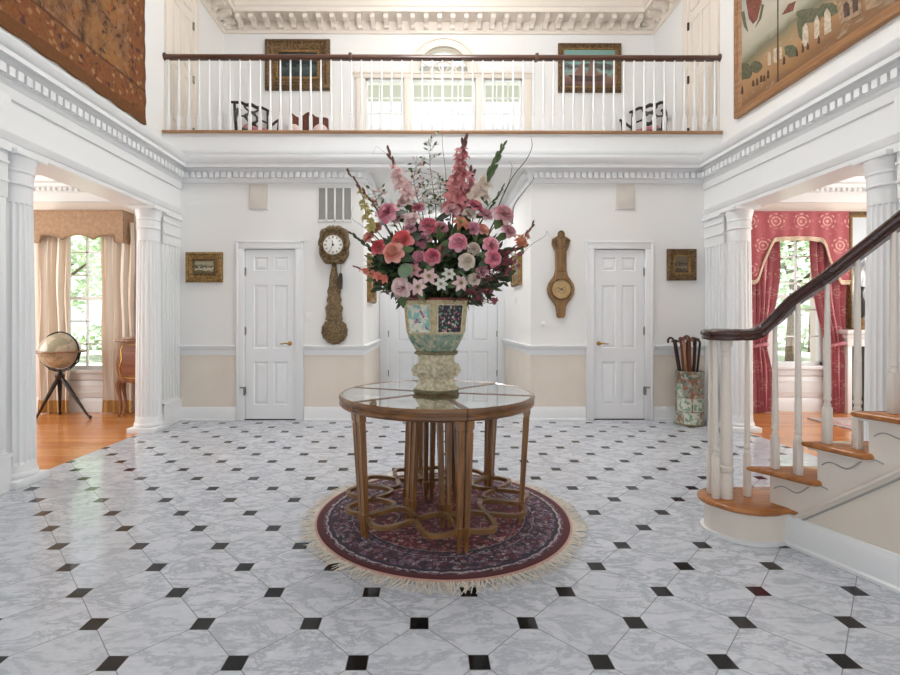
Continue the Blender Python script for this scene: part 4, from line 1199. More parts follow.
hz = t.m1('ADD', hz, t.m1('MULTIPLY', t.m1('SUBTRACT', 1.0, y), -.10))
col = t.ramp(hz, [(0, '#7d5733'), (.07, '#9c7248'), (.15, '#a9855d'), (.19, '#8d7a58'), (.235, '#6f6b54'), (.29, '#a9a38e'), (.40, '#bdb5a4'), (.6, '#a3a6a0'), (.8, '#949a9c')])
col = t.mix(t.m1('MULTIPLY', t.step(n2.outputs[0], .55, .7), .4), col, '#c9bfa6')
col = t.mix(t.m1('MULTIPLY', t.step(n2.outputs[0], .4, .3), .4), col, '#5c4a34')
M['bigpaint'] = t.finish(col, .35)
M['p_green'] = plain('painted_trees', '#4c4f37', .5, '#66644a', 30); M['p_white'] = plain('painted_columns', '#cfc2ae', .5, '#b39f86', 30)
M['p_red'] = plain('painted_drapery', '#5f352a', .5, '#8b4a38', 30); M['p_dark'] = plain('painted_figures', '#33271f', .5, '#5b3b2c', 20)
M['p_stone'] = plain('painted_ruins', '#a88c70', .5, '#87694d', 25)
m = MB(); m.box(UR-.026, UR-.002, py0+fw-.01, py1-fw+.01, pz0+fw-.01, pz1-fw+.01); obj('canvas', m, 'bigpaint', root, smooth=0)
xc = UR-.0265
def patch(name, pl, mat, lift=.0):
    """a painted shape lying on the canvas"""
    m = MB()
    for poly in pl: m.prism(poly, xc-lift-.0004, xc+.001, 'yz')
    return obj(name, m, mat, root, smooth=0)
def pl(px_, py_):   # photo point -> (y, z) on the painting's plane
    Z_ = xc*F/(px_-PX); return (Z_, H(py_, Z_))
def blob(px_, py_, rx, ry, n=14, sd=1):
    g_ = random.Random(sd); return [pl(px_+rx*math.cos(2*PI*i/n)*g_.uniform(.8, 1.15), py_+ry*math.sin(2*PI*i/n)*g_.uniform(.8, 1.15)) for i in range(n)]
for i, b_ in enumerate((blob(812, 14, 14, 8, sd=2), blob(831, 8, 10, 7, sd=3), blob(803, 26, 5, 14, sd=4), blob(745, 70, 8, 9, sd=5), blob(757, 66, 6, 6, sd=6), blob(792, 50, 7, 7, sd=7))): patch('painted_tree', [b_], 'p_green', .0003+.0003*i)
def each(name, polys, mt, lift):
    for p_ in polys: patch(name, [p_], mt, lift)
each('painted_column', [[pl(804, 46), pl(804, 27), pl(807, 22), pl(810, 27), pl(810, 44)], [pl(816, 38), pl(816, 20), pl(818.5, 14), pl(821, 19), pl(821, 36)], [pl(826, 34), pl(826, 12), pl(828.5, 7), pl(832, 12), pl(833, 30)],
      [pl(769, 65), pl(769, 52), pl(772, 51), pl(772, 64)], [pl(775, 62), pl(775, 48), pl(778, 47), pl(778, 62)], [pl(781, 58), pl(781, 46), pl(783, 46), pl(783, 58)]], 'p_white', .0030)
each('painted_ruin', [[pl(842, 24), pl(838, 0), pl(862, -8), pl(864, 12)], [pl(868, 10), pl(866, -10), pl(890, -14), pl(890, 0)]], 'p_stone', .0024)
each('painted_arch', [[pl(846, 17), pl(845, 4), pl(848, 0), pl(851, 3), pl(852, 14)], [pl(855, 12), pl(854, -2), pl(857, -5), pl(860, -3), pl(860, 9)]], 'p_dark', .0034)
each('painted_drapery', [[pl(747, 0), pl(750, 18), pl(754, 23), pl(758, 19), pl(763, 0), pl(756, -6)], [pl(783, 14), pl(790, 3), pl(797, 0), pl(794, 10)]], 'p_red', .0024)
each('painted_garland', [[pl(742, 12), pl(745, 26), pl(749, 31), pl(747, 22), pl(745, 10)], [pl(765, 4), pl(762, 18), pl(756, 27), pl(760, 18), pl(763, 3)]], 'p_green', .0028)
each('painted_figure', [[pl(a, b), pl(a+.5, b-h), pl(a+1.2, b-h-1.6), pl(a+2, b-h+.5), pl(a+2.2, b-.8)] for a, b, h in ((753, 86, 5), (757, 85, 6), (761, 82, 6), (764, 81, 5), (768, 78, 7), (742, 94, 7), (784, 64, 7), (797, 56, 6), (803, 52, 8), (808, 49, 6), (819, 43, 7))], 'p_dark', .0038)
m = MB()
for qx in (779,):
    a, b = pl(qx, 78), pl(qx, -30); m.tube([(xc-.001, a[0], pz0+fw), (xc-.001, a[0], pz1-fw)], .006, 6)
obj('panel_joint', m, 'p_dark', root)
# ------------------------------------------------------------------ staircase
RISE = .193
BASE = [(1.80, 2.75), (1.885, 2.62), (1.932, 2.529), (2.02, 2.30), (2.095, 2.088), (2.165, 1.86), (2.22, 1.65), (2.265, 1.44), (2.30, 1.22)]
def bx_at(y):
    for (xa, ya), (xb, yb) in zip(BASE, BASE[1:]):
        if yb <= y <= ya: return xa+(xb-xa)*(ya-y)/(ya-yb)
    return BASE[0][0] if y > BASE[0][1] else BASE[-1][0]
RY = [2.80, 2.60, 2.39, 2.19, 1.98, 1.77, 1.56, 1.35]   # riser positions
stair = thing('staircase', 'white staircase with oak treads curving up at the right', 'staircase', (2.4, 2.4, 0))
XW = XR-.0
NT_ = 7
# carcass of each step: stringer side, riser
for k in range(1, NT_):
    ya, yb = RY[k], RY[k+1]; top = RISE*(k+1)-.03
    q = MB()
    n = 4; ys = [ya+(yb-ya)*i/n for i in range(n+1)]
    poly = [(bx_at(v), v) for v in ys]+[(XW, yb), (XW, ya)]
    q.prism(poly, 0 if k < 3 else RISE*(k-2), top, 'xy')
    obj('step_body', q, 'cream_paint', stair, smooth=0)
# first bullnose step
def bull(off):
    c = Vector((1.735, 2.675)); r = .165-off
    out = [(XW, 2.85-off), (1.74, 2.85-off)]
    for i in range(1, 12):
        a = math.radians(92+100*i/11); out.append((c.x+(r+.008)*math.cos(a), c.y+r*math.sin(a)*1.05))
    out += [(1.60+off*.8, 2.575+off*.3), (1.645+off*.5, 2.52+off*.6), (1.70+off*.2, 2.485+off*.85), (1.77, 2.465+off), (1.85, 2.47+off), (1.935, 2.50+off*.4), (1.97, 2.44)]
    out += [(XW, 2.44)]
    return out
q = MB(); q.prism(bull(.035), 0, RISE-.03, 'xy'); obj('bullnose_riser', q, 'cream_paint', stair, smooth=40)
q = MB(); q.prism(bull(.015), 0, .02, 'xy'); obj('shoe_moulding', q, 'trim', stair, smooth=40)
def bevel_slab(poly, z0, z1, b=.012):
    q = MB(); n = len(poly); c = Vector((sum(p[0] for p in poly)/n, sum(p[1] for p in poly)/n))
    def inset(d):
        out = []
        for i in range(n):
            p0, p1, p2 = Vector(poly[i-1]), Vector(poly[i]), Vector(poly[(i+1) % n])
            e1 = (p1-p0).normalized(); e2 = (p2-p1).normalized()
            n1 = Vector((-e1.y, e1.x)); n2 = Vector((-e2.y, e2.x))
            den = max(.35, 1+n1.dot(n2)); o = (n1+n2)/den
            out.append(p1+o*d)
        return out
    area2 = sum(poly[i-1][0]*poly[i][1]-poly[i][0]*poly[i-1][1] for i in range(n))
    s_ = 1 if area2 > 0 else -1
    lv = [(z0, b), (z0+b*.4, b*.35), (z0+b, 0), (z1-b, 0), (z1-b*.4, b*.35), (z1, b)]
    vs = []
    for z, d in lv: vs += [(p.x, p.y, z) for p in inset(d*s_)]
    fs = [tuple(range(n)), tuple((len(lv)-1)*n+i for i in reversed(range(n)))]
    for k in range(len(lv)-1):
        for i in range(n): fs.append((k*n+i, k*n+(i+1) % n, (k+1)*n+(i+1) % n, (k+1)*n+i))
    q.add(vs, fs); return q
obj('tread', bevel_slab(bull(0), RISE-.03, RISE), 'tread', stair, smooth=40)
for k in range(1, NT_):
    ya, yb = RY[k]+.03, RY[k+1]-.02; z1 = RISE*(k+1)
    n = 5; ys = [ya+(yb-ya)*i/n for i in range(n+1)]
    ov = .048+(.045 if k == 1 else 0)
    poly = [(bx_at(v)-.048-(.045*(1-i/n) if k == 1 else 0), v) for i, v in enumerate(ys)]+[(XW, yb), (XW, ya)]
    obj('tread', bevel_slab(poly, z1-.03, z1), 'tread', stair, smooth=40)
    # cove under the tread end and the scrolled bracket line
    q = MB(); q.tube([(bx_at(v)-.008, v, z1-.036) for v in ys], .009, 6); obj('cove_moulding', q, 'cream_paint', stair)
    q = MB(); pts = []
    y_a, y_b = RY[k]-.015, RY[k+1]+.02-.17
    for i in range(26):
        f = i/25; v = RY[k]-.02-(.235)*f
        if v < 1.25: break
        z = z1-RISE*.62+RISE*.50*f+.020*math.sin(f*9.5+.5)
        pts.append((bx_at(v)-.0015, v, z))
    if len(pts) > 3: q.tube(pts, .0032, 6); obj('scroll_bracket', q, 'grille', stair)
# wall under the stairs: beige panel, sloping string mould, baseboard
sl = lambda y: max(.0, .135+(2.51-y)*(.389/.422))
ys = [2.53-.04*i for i in range(33)]
q = MB(); vs = []; 
for v in ys:
    h = sl(v)
    vs += [(bx_at(v)-.004, v, 0), (bx_at(v)-.004, v, h), (bx_at(v)+.02, v, 0), (bx_at(v)+.02, v, h)]
fs = []
for i in range(len(ys)-1):
    a, b = i*4, i*4+4; fs += [(a, b, b+1, a+1), (a+2, a+3, b+3, b+2), (a+1, b+1, b+3, a+3)]
q.add(vs, fs); obj('side_panel', q, 'beige', stair)
for dz, r_ in ((0, .008), (-.035, .005)):
    q = MB().tube([(bx_at(v)-.006, v, sl(v)+dz) for v in ys if sl(v)+dz > .14], r_, 8); obj('string_moulding', q, 'grille' if r_ < .006 else 'cream_paint', stair)
q = MB()
q.sweep([(bx_at(v), v) for v in ys if v > 1.25], [(0, 0), (.034, 0), (.034, .014), (.02, .022), (.02, .128), (.014, .14), (.01, .158), (0, .16)][::1])
o = q; obj('baseboard', q, 'trim', stair)

# stair railing
rail = thing('stair_railing', 'dark mahogany stair handrail with scroll end on white turned balusters', 'stair railing', (1.70, 2.66, RISE))
def circ(c, r, a0, a1, n, z): return [(c[0]+r*math.cos(math.radians(a0+(a1-a0)*i/n)), c[1]+r*math.sin(math.radians(a0+(a1-a0)*i/n)), z) for i in range(n+1)]
zv = 1.118
vc = (1.685, 2.675)
rp = []
# volute: spiral in plan, then up the stair line
spir = []
for i in range(40):
    f = i/39; a = math.radians(-60-450*(1-f)); r_ = .035+.065*f
    spir.append((vc[0]+r_*math.cos(a)*1.05, vc[1]+r_*math.sin(a), zv))
path = [(1.70, 2.585, zv), (1.755, 2.592, zv), (1.81, 2.605, zv+.006), (1.862, 2.605, zv+.032)]
line = [(1.908, 2.565, 1.213), (1.948, 2.492, 1.306), (2.008, 2.373, 1.406), (2.069, 2.279, 1.508), (2.128, 2.177, 1.612), (2.19, 2.05, 1.735), (2.25, 1.88, 1.885), (2.30, 1.70, 2.05), (2.34, 1.5, 2.23), (2.36, 1.3, 2.41)]
def smooth_path(p, n=6):
    p = [Vector(q) for q in p]; out = []
    for i in range(len(p)-1):
        p0, p1, p2, p3 = p[max(i-1, 0)], p[i], p[i+1], p[min(i+2, len(p)-1)]
        for k in range(n):
            t_ = k/n
            out.append(.5*((2*p1)+(-p0+p2)*t_+(2*p0-5*p1+4*p2-p3)*t_*t_+(-p0+3*p1-3*p2+p3)*t_**3))
    out.append(p[-1]); return out
full = smooth_path(path+line, 5)
prof = [(-.026, -.030), (-.030, -.018), (-.026, -.010), (-.036, .002), (-.037, .014), (-.028, .026), (-.012, .032), (.012, .032), (.028, .026), (.037, .014), (.036, .002), (.026, -.010), (.030, -.018), (.026, -.030)]
def railsweep(q, pts, prof, sc_=1):
    n = len(pts); K = len(prof); vs = []
    for i in range(n):
        d = (Vector(pts[min(i+1, n-1)])-Vector(pts[max(i-1, 0)])).normalized()
        s_ = Vector((d.y, -d.x, 0)).normalized(); u = s_.cross(d).normalized()
        if u.z < 0: u = -u
        for a, b in prof: vs.append(Vector(pts[i])+s_*a*sc_+u*b*sc_)
    fs = [tuple(range(K)), tuple((n-1)*K+k for k in reversed(range(K)))]
    for i in range(n-1):
        for k in range(K): fs.append((i*K+k, i*K+(k+1) % K, (i+1)*K+(k+1) % K, (i+1)*K+k))
    q.add(vs, fs)
q = MB(); railsweep(q, full, prof)
obj('handrail', q, 'rail', rail, smooth=50)
q = MB(); q.lathe([(.0, -.034), (.085, -.032), (.094, -.02), (.090, -.010), (.103, .002), (.104, .014), (.095, .026), (.05, .032), (0, .033)], (vc[0], vc[1], zv), 36)
railsweep(q, spir[26:], prof, .9)
obj('rail_scroll', q, 'rail', rail, smooth=50)
def turned(h, blk, bh, r0=.021, r1=.0125):
    q = MB()
    if blk: q.cbox(-blk, blk, -blk, blk, 0, bh, .004)
    else: bh = .0
    b = blk or r0
    pr = [(b*.8, bh-.002), (b*.98, bh+.006), (b*.98, bh+.012), (r0*.8, bh+.018), (r0*.78, bh+.028), (r0*1.02, bh+.034), (r0*1.05, bh+.046), (r0*.85, bh+.054), (r0*.95, bh+.07)]
    z0_ = bh+.08; pr += [(r0*.98-(r0*.98-r1)*(i/10), z0_+(h-z0_)*i/10) for i in range(11)]
    q.lathe(pr, (0, 0, 0), 16); return q
def rail_z(x, y):
    b = min(full, key=lambda p: (p.x-x)**2+(p.y-y)**2); return b.z-.025
for (bx_, by_, hb, kind) in ((1.648, 2.735, RISE, 1), (1.628, 2.655, RISE, 1), (1.742, 2.765, RISE, 1), (1.832, 2.69, RISE, 1)):
    q = turned(zv-.03-hb, .0155, .24, .0150, .0100).xf(Matrix.Translation((bx_, by_, hb)))
    obj('baluster', q, 'cream_paint', rail)
for (bx_, by_, k) in ((1.905, 2.573, 2), (1.952, 2.472, 2), (2.012, 2.362, 3), (2.073, 2.262, 3), (2.135, 2.150, 4), (2.175, 2.05, 4), (2.215, 1.95, 5), (2.25, 1.85, 5), (2.285, 1.73, 6), (2.31, 1.64, 6)):
    hb = RISE*k; h_ = rail_z(bx_, by_)-hb
    q = turned(h_, .0165, .185, .0165, .0105).xf(Matrix.Translation((bx_, by_, hb))); obj('baluster', q, 'cream_paint', rail)
q = MB(); hN = zv-.03-RISE
q.lathe([(.034, 0), (.034, .12), (.031, .13), (.027, .135), (.027, .145), (.035, .155), (.036, .175), (.028, .185), (.0335, .20), (.0335, .215), (.031, .26), (.0275, .5), (.0225, hN-.11), (.0215, hN-.09), (.026, hN-.085), (.026, hN-.07), (.022, hN-.065), (.0225, hN-.045), (.031, hN-.03), (.033, hN-.01), (.033, hN)], (1.697, 2.668, RISE), 24)
obj('newel_post', q, 'cream_paint', rail)

# ------------------------------------------------------------------ rug
RX, RYc, RR = .096, 2.915, .772
t = NT('persian_rug'); x, y, z = t.xyz()
r = t.m1('SQRT', t.m1('ADD', t.m1('MULTIPLY', x, x), t.m1('MULTIPLY', y, y))); an = t.m1('ARCTAN2', y, x)
v1 = t.voro(44, feature='F1'); v2 = t.voro(26); 
v3 = t.voro(19); n1 = t.noise(42, 4, .75); n3 = t.noise(70, 4, .75)
pal = lambda f: t.ramp(f, [(0, '#1b1830'), (.28, '#2f142a'), (.40, '#541826'), (.52, '#6d1626'), (.64, '#7d2232'), (.72, '#a0706a'), (.79, '#c9afa8'), (.86, '#33304d')], 'CONSTANT')
sep = t.n('ShaderNodeSeparateColor'); t.link(v1.outputs[1], sep.inputs[0])
field = pal(t.m1('MULTIPLY_ADD', n1.outputs[0], .9, t.m1('MULTIPLY_ADD', sep.outputs[0], .45, -.12)))
border = t.ramp(t.m1('MULTIPLY_ADD', n3.outputs[0], .8, t.m1('MULTIPLY_ADD', sep.outputs[1], .5, -.12)), [(0, '#1d1020'), (.35, '#291628'), (.46, '#651a2a'), (.54, '#332040'), (.63, '#8a6f80'), (.70, '#2a1526'), (.78, '#c4b6b6'), (.86, '#4a2030')], 'CONSTANT')
rosette = t.step(v3.outputs[0], .24, .2)
sep3 = t.n('ShaderNodeSeparateColor'); t.link(v3.outputs[1], sep3.inputs[0])
ros = t.ramp(sep3.outputs[0], [(0, '#8d4a4c'), (.3, '#6d1f2e'), (.55, '#a87a70'), (.8, '#39304f')], 'CONSTANT')
ring3 = t.m1('LESS_THAN', t.m1('ABSOLUTE', t.m1('SUBTRACT', v3.outputs[0], .27)), .03)
field = t.mix(t.m1('MULTIPLY', rosette, .85), field, ros); field = t.mix(t.m1('MULTIPLY', ring3, .6), field, '#b49d98')
border = t.mix(t.m1('MULTIPLY', rosette, .6), border, ros); border = t.mix(t.m1('MULTIPLY', ring3, .45), border, '#a79aa6')
wob = t.m1('MULTIPLY', t.m1('SINE', t.m1('MULTIPLY', an, 48.0)), .003)
rr = t.m1('ADD', r, wob)
def band(lo, hi): return t.m1('MULTIPLY', t.m1('GREATER_THAN', rr, lo), t.m1('LESS_THAN', rr, hi))
wob2 = t.m1('ADD', r, t.m1('MULTIPLY', t.m1('SINE', t.m1('MULTIPLY', an, 8.0)), .03))
col = t.mix(t.m1('GREATER_THAN', wob2, .30), t.mix(.45, field, '#5d1526'), field)
col = t.mix(t.m1('LESS_THAN', t.m1('ABSOLUTE', t.m1('SUBTRACT', wob2, .30)), .004), col, '#8d7874')
col = t.mix(t.m1('GREATER_THAN', rr, .50), col, border)
brk = t.step(n3.outputs[0], .42, .52)
col = t.mix(t.m1('MULTIPLY', band(.492, .500), brk), col, '#9c8a86'); col = t.mix(band(.500, .512), col, '#1b1830')
col = t.mix(band(.672, .690), col, '#1d1a30'); col = t.mix(t.m1('MULTIPLY', band(.692, .704), brk), col, '#b7a6a4'); col = t.mix(t.m1('MULTIPLY', band(.545, .551), brk), col, '#a3949a')
col = t.mix(t.m1('GREATER_THAN', r, .718), col, '#4d0b15')
col = t.mix(t.m1('GREATER_THAN', r, .757), col, '#bb9486')
M['rug'] = t.finish(col, .95, 0, n3.outputs[0], .4, .004, sheen=.15)
M['fringe'] = plain('rug_fringe', '#e2dace', .95, '#d4c9b9', 30)
root = thing('round_rug', 'round red and navy Persian rug with cream fringe under the table', 'rug', (RX, RYc, 0))
q = MB().lathe([(0.0001, 0), (RR-.006, 0), (RR, .004), (RR-.004, .010), (RR-.03, .012), (.5, .0125), (.3, .0125), (.0001, .0125)], (RX, RYc, 0), 128)
obj('pile', q, 'rug', root, smooth=60)
q = MB(); g_ = random.Random(3)
for k in range(620):
    a = 2*PI*k/620+g_.uniform(-.006, .006); L = g_.uniform(.055, .10); sk = g_.uniform(-.05, .05)
    d = Vector((math.cos(a), math.sin(a), 0)); s_ = Vector((-d.y, d.x, 0)); b = Vector((RX, RYc, .004))+d*(RR-.005)
    w_ = .0042; zt_ = g_.uniform(.003, .008)
    pts = [b, b+d*L*.5+s_*sk*.4, b+d*L+s_*sk]
    vs = []
    for i, p in enumerate(pts): vs += [p+s_*w_*(1-.25*i), p-s_*w_*(1-.25*i), p+Vector((0, 0, zt_*(1-.4*i)))]
    q.add(vs, [(0, 2, 5, 3), (2, 1, 4, 5), (1, 0, 3, 4), (3, 5, 8, 6), (5, 4, 7, 8), (4, 3, 6, 7), (6, 8, 7)])
tag(obj('fringe', q, 'fringe', root, smooth=0), kind='stuff')

# ------------------------------------------------------------------ round glass table
TC = Vector((.058, 2.90, 0)); RT = .592; HT = .76; ZR = .0125
root = thing('round_table', 'round walnut table of six glass-topped wedges on the rug', 'table', (TC.x, TC.y, ZR))
prof = [(RT-.024, HT-.004), (RT-.012, HT), (RT-.003, HT-.006), (RT, HT-.014), (RT-.003, HT-.024), (RT-.010, HT-.028), (RT-.010, HT-.034), (RT-.004, HT-.040), (RT-.004, HT-.054), (RT-.012, HT-.062), (RT-.018, HT-.066), (RT-.024, HT-.066), (RT-.024, HT-.004)]
SPK = [math.radians(v) for v in (-76, -14, 44, 104, 158, 218)]
NXT = [SPK[(k+1) % 6]+(2*PI if k == 5 else 0) for k in range(6)]
def arc_prof(q, prof, a0, a1, n, c):
    vs = []; K = len(prof)-1
    for i in range(n+1):
        a = a0+(a1-a0)*i/n
        for r_, z in prof[:-1]: vs.append((c.x+r_*math.cos(a), c.y+r_*math.sin(a), z))
    fs = [tuple(range(K)), tuple(n*K+k for k in reversed(range(K)))]
    for i in range(n):
        for k in range(K): fs.append((i*K+k, i*K+(k+1) % K, (i+1)*K+(k+1) % K, (i+1)*K+k))
    q.add(vs, fs)
for k in range(6):
    a = SPK[k]; a2 = NXT[k]; g0 = .004
    q = MB(); arc_prof(q, prof, a+g0, a2-g0, 16, TC); rim = obj('rim_section', q, 'table_top', root, smooth=40)
    # paired spokes on both edges, inner arc
    q = MB()
    for s_, aa in ((1, a), (-1, a2)):
        d = Vector((math.cos(aa), math.sin(aa), 0)); n_ = Vector((-d.y, d.x, 0))*s_
        p = [TC+d*.10+n_*.002, TC+d*(RT-.02)+n_*.002, TC+d*(RT-.02)+n_*.017, TC+d*.10+n_*.017]
        q.prism([(v.x, v.y) for v in p], HT-.05, HT-.002, 'xy')
    arc_prof(q, [(.105, HT-.05), (.135, HT-.05), (.135, HT-.002), (.105, HT-.002), (.105, HT-.05)], a+.03, a2-.03, 6, TC)
    obj('wedge_frame', q, 'table_top', root, smooth=30)
    q = MB(); pts = []
    for i in range(13):
        b = a+.022+(a2-a-.044)*i/12; pts.append((TC.x+(RT-.02)*math.cos(b), TC.y+(RT-.02)*math.sin(b)))
    for i in range(5):
        b = a2-.10-(a2-a-.20)*i/4; pts.append((TC.x+.13*math.cos(b), TC.y+.13*math.sin(b)))
    q.prism(pts, HT-.010, HT-.004, 'xy'); obj('glass_panel', q, 'tglass', root, smooth=0)
def leg(q, top, bot, w0, w1, z0, z1, ang):
    """tapered square leg with a groove down each face"""
    def ringp(c, w_, z):
        g = .0 if False else w_*.16
        base = [(-w_, -w_), (-w_*.3, -w_), (0, -w_+g), (w_*.3, -w_), (w_, -w_), (w_, -w_*.3), (w_-g, 0), (w_, w_*.3), (w_, w_), (w_*.3, w_), (0, w_-g), (-w_*.3, w_), (-w_, w_), (-w_, w_*.3), (-w_+g, 0), (-w_, -w_*.3)]
        ca, sa = math.cos(ang), math.sin(ang)
        return [(c.x+a*ca-b*sa, c.y+a*sa+b*ca, z) for a, b in base]
    def plain_ring(c, w_, z):
        k = 16; ca, sa = math.cos(ang), math.sin(ang)
        base = [(-1, -1), (-.3, -1), (0, -1), (.3, -1), (1, -1), (1, -.3), (1, 0), (1, .3), (1, 1), (.3, 1), (0, 1), (-.3, 1), (-1, 1), (-1, .3), (-1, 0), (-1, -.3)]
        return [(c.x+a*w_*ca-b*w_*sa, c.y+a*w_*sa+b*w_*ca, z) for a, b in base]
    def at(z): f = (z1-z)/(z1-z0); return top.lerp(bot, f)
    def wd(z): f = (z1-z)/(z1-z0); return w0+(w1-w0)*f
    L = [(plain_ring, z1, 1.05), (plain_ring, z1-.05, 1.05), (plain_ring, z1-.052, .78), (plain_ring, z1-.062, .78), (plain_ring, z1-.066, .95), (ringp, z1-.075, .95), (ringp, z0+.14, 1.0), (plain_ring, z0+.135, 1.0), (plain_ring, z0+.13, 1.3), (plain_ring, z0+.085, 1.3), (plain_ring, z0+.08, .95), (plain_ring, z0, .7)]
    vs = []
    for fn, z, k in L: vs += fn(at(z), wd(z)*k, z)
    fs = [tuple(range(16)), tuple((len(L)-1)*16+i for i in reversed(range(16)))]
    for j in range(len(L)-1):
        for i in range(16): fs.append((j*16+i, j*16+(i+1) % 16, (j+1)*16+(i+1) % 16, (j+1)*16+i))
    q.add(vs, fs)
for k in range(6):
    a = SPK[k]; d = Vector((math.cos(a), math.sin(a), 0)); n_ = Vector((-d.y, d.x, 0))
    for s_ in (-1, 1):
        q = MB(); leg(q, TC+d*(RT-.045)+n_*s_*.025, TC+d*(RT-.085)+n_*s_*.018, .0195, .0125, ZR, HT-.06, a); obj('leg', q, 'table', root, smooth=25)
        q = MB(); leg(q, TC+d*.165+n_*s_*.026, TC+d*.20+n_*s_*.019, .0185, .0125, ZR, HT-.045, a); obj('leg', q, 'table', root, smooth=25)
zs = ZR+.108
for k in range(6):
    a, b = SPK[k], NXT[k]; r_ = RT-.082
    A_ = TC+Vector((math.cos(a), math.sin(a), 0))*r_; B_ = TC+Vector((math.cos(b), math.sin(b), 0))*r_
    d = (B_-A_); n_ = Vector((-d.y, d.x, 0)).normalized()
    q = MB()
    for s_ in (1, -1):
        pts = []
        for i in range(33):
            f = i/32; p = A_+d*(.03+.94*f)+n_*(.135*s_*math.sin(2*PI*f))
            p += n_*(.055*math.sin(PI*f)); p.z = zs; pts.append(p)
        q.tube(pts, .0175, 4, flat=(1.0, .9))
    # link from the crossing inwards to the inner legs
    cpt = TC+Vector((math.cos(a+PI/6), math.sin(a+PI/6), 0))*.23
    obj('stretcher', q, 'stretch', root, smooth=40)

# ------------------------------------------------------------------ vase
M['celadon'] = plain('celadon_ground', '#c9bd98', .3, '#9fb39a', 20)
t = NT('vase_body'); nz = t.noise(30, 4, .6); v = t.voro(40)
x, y, z = t.xyz()
f = t.step(t.m1('ADD', z, t.m1('MULTIPLY', t.m1('SUBTRACT', nz.outputs[0], .5), .03)), .345, .365)
c1 = t.ramp(nz.outputs[0], [(.3, '#4d6359'), (.43, '#72887a'), (.53, '#8f9c88'), (.63, '#bdb293')])
c2 = t.mix(t.step(nz.outputs[0], .45, .6), '#c6b68e', '#b39f74')
M['vase_body'] = t.finish(t.mix(f, c1, c2), .25, coat=.3)
t = NT('vase_panel_light'); n1 = t.noise(16, 3, .55); n2 = t.noise(22, 3, .6, dist=.4); 
n4 = t.noise(13, 2, .5, t.scale(1, 1, 1.3), .9)
col = t.mix(t.step(n1.outputs[0], .46, .54), '#e0dcc8', '#8ec0b4')
col = t.mix(t.step(n2.outputs[0], .585, .63), col, '#9c7096'); col = t.mix(t.step(n4.outputs[0], .62, .66), col, '#2f5b57')
M['vase_light'] = t.finish(col, .25, coat=.3)
t = NT('vase_panel_dark'); v = t.voro(85); sp = t.n('ShaderNodeSeparateColor'); t.link(v.outputs[1], sp.inputs[0])
c_ = t.ramp(sp.outputs[0], [(0, '#2c2630'), (.4, '#6f9a86'), (.55, '#b76f74'), (.7, '#d6c2b4'), (.82, '#30453c')], 'CONSTANT')
M['vase_dark'] = t.finish(t.mix(t.step(v.outputs[0], .58, .48), '#211c24', c_), .25, coat=.3)
t = NT('carved_stand'); v = t.voro(45); nz = t.noise(40, 4, .65)
M['carved'] = t.finish(t.mix(t.step(nz.outputs[0], .38, .66), '#b3a788', '#ded4ba'), .5, 0, t.m1('ADD', v.outputs[0], nz.outputs[0]), .7, .006)
M['vase_bead'] = plain('vase_beading', '#8a7f60', .45, '#6e6649', 60)
M['vase_rim'] = plain('coral_red_rim', '#9c4a45', .35, '#7c3734', 40)
VC = Vector((X(436.5, 2.9), 2.9, 0)); hv = lambda p: H(p, 2.9); s_px = 2.9/F
root = thing('vase', 'hexagonal porcelain vase on a carved stand in the middle of the table', 'vase', (VC.x, VC.y, HT+.0005))
rot6 = math.radians(-90-5.5)
k6 = 1.0
zf = HT+.0005
foot = [(.150, zf), (.154, zf+.012), (.146, zf+.024)]
q = MB().lathe([(r_, z) for r_, z in foot], VC, 6, rot=rot6); 
ob = obj('foot', q, 'vase_bead', root, smooth=25)
q = MB()
for k in range(6):
    a, b = rot6+k*PI/3, rot6+(k+1)*PI/3
    p0 = VC+Vector((math.cos(a), math.sin(a), 0))*.150; p1 = VC+Vector((math.cos(b), math.sin(b), 0))*.150
    for i in range(12): p = p0.lerp(p1, (i+.5)/12); q.ball((p.x, p.y, zf+.014), .0085, seg=8, rings=6)
obj('beading', q, 'vase_bead', root)
st_ = [(.144, zf+.022), (.134, zf+.040), (.122, zf+.062), (.117, zf+.078), (.118, zf+.09), (.130, zf+.098), (.142, zf+.112), (.149, zf+.132), (.147, zf+.152), (.136, zf+.170), (.122, zf+.180), (.118, zf+.19), (.120, zf+.215), (.126, zf+.222), (.126, zf+.232)]
def sixbulge(prof, c, sub=8, rnd_=.35):
    """hexagonal lathe whose faces bow out a little"""
    seg = 6*sub
    def mod(a, z, r_):
        u = ((a-rot6) % (PI/3))-PI/6
        hexr = math.cos(PI/6)/math.cos(u)
        return r_*(hexr*(1-rnd_)+rnd_)
    return MB().lathe(prof, c, seg, rot=rot6, mod=mod)
obj('stand', sixbulge(st_, VC, 8, .3), 'carved', root, smooth=30)
q = MB()
for k in range(6):   # mask-like bosses at the corners of the bulge
    a = rot6+k*PI/3
    for (r_, z, s_) in ((.150, zf+.135, .020), (.146, zf+.155, .014), (.147, zf+.116, .015)):
        p = VC+Vector((math.cos(a), math.sin(a), 0))*(r_-.004); q.ball((p.x, p.y, z), s_, seg=10, rings=8)
    for i in (.3, .5, .7):
        b = a+PI/3*i; p = VC+Vector((math.cos(b), math.sin(b), 0))*.134; q.ball((p.x, p.y, zf+.135), .018, seg=10, rings=8)
obj('carved_boss', q, 'carved', root)
q = MB(); zc_ = zf+.24
q.lathe([(.128, zc_-.01), (.140, zc_-.006), (.140, zc_+.008), (.128, zc_+.012)], VC, 6, rot=rot6)
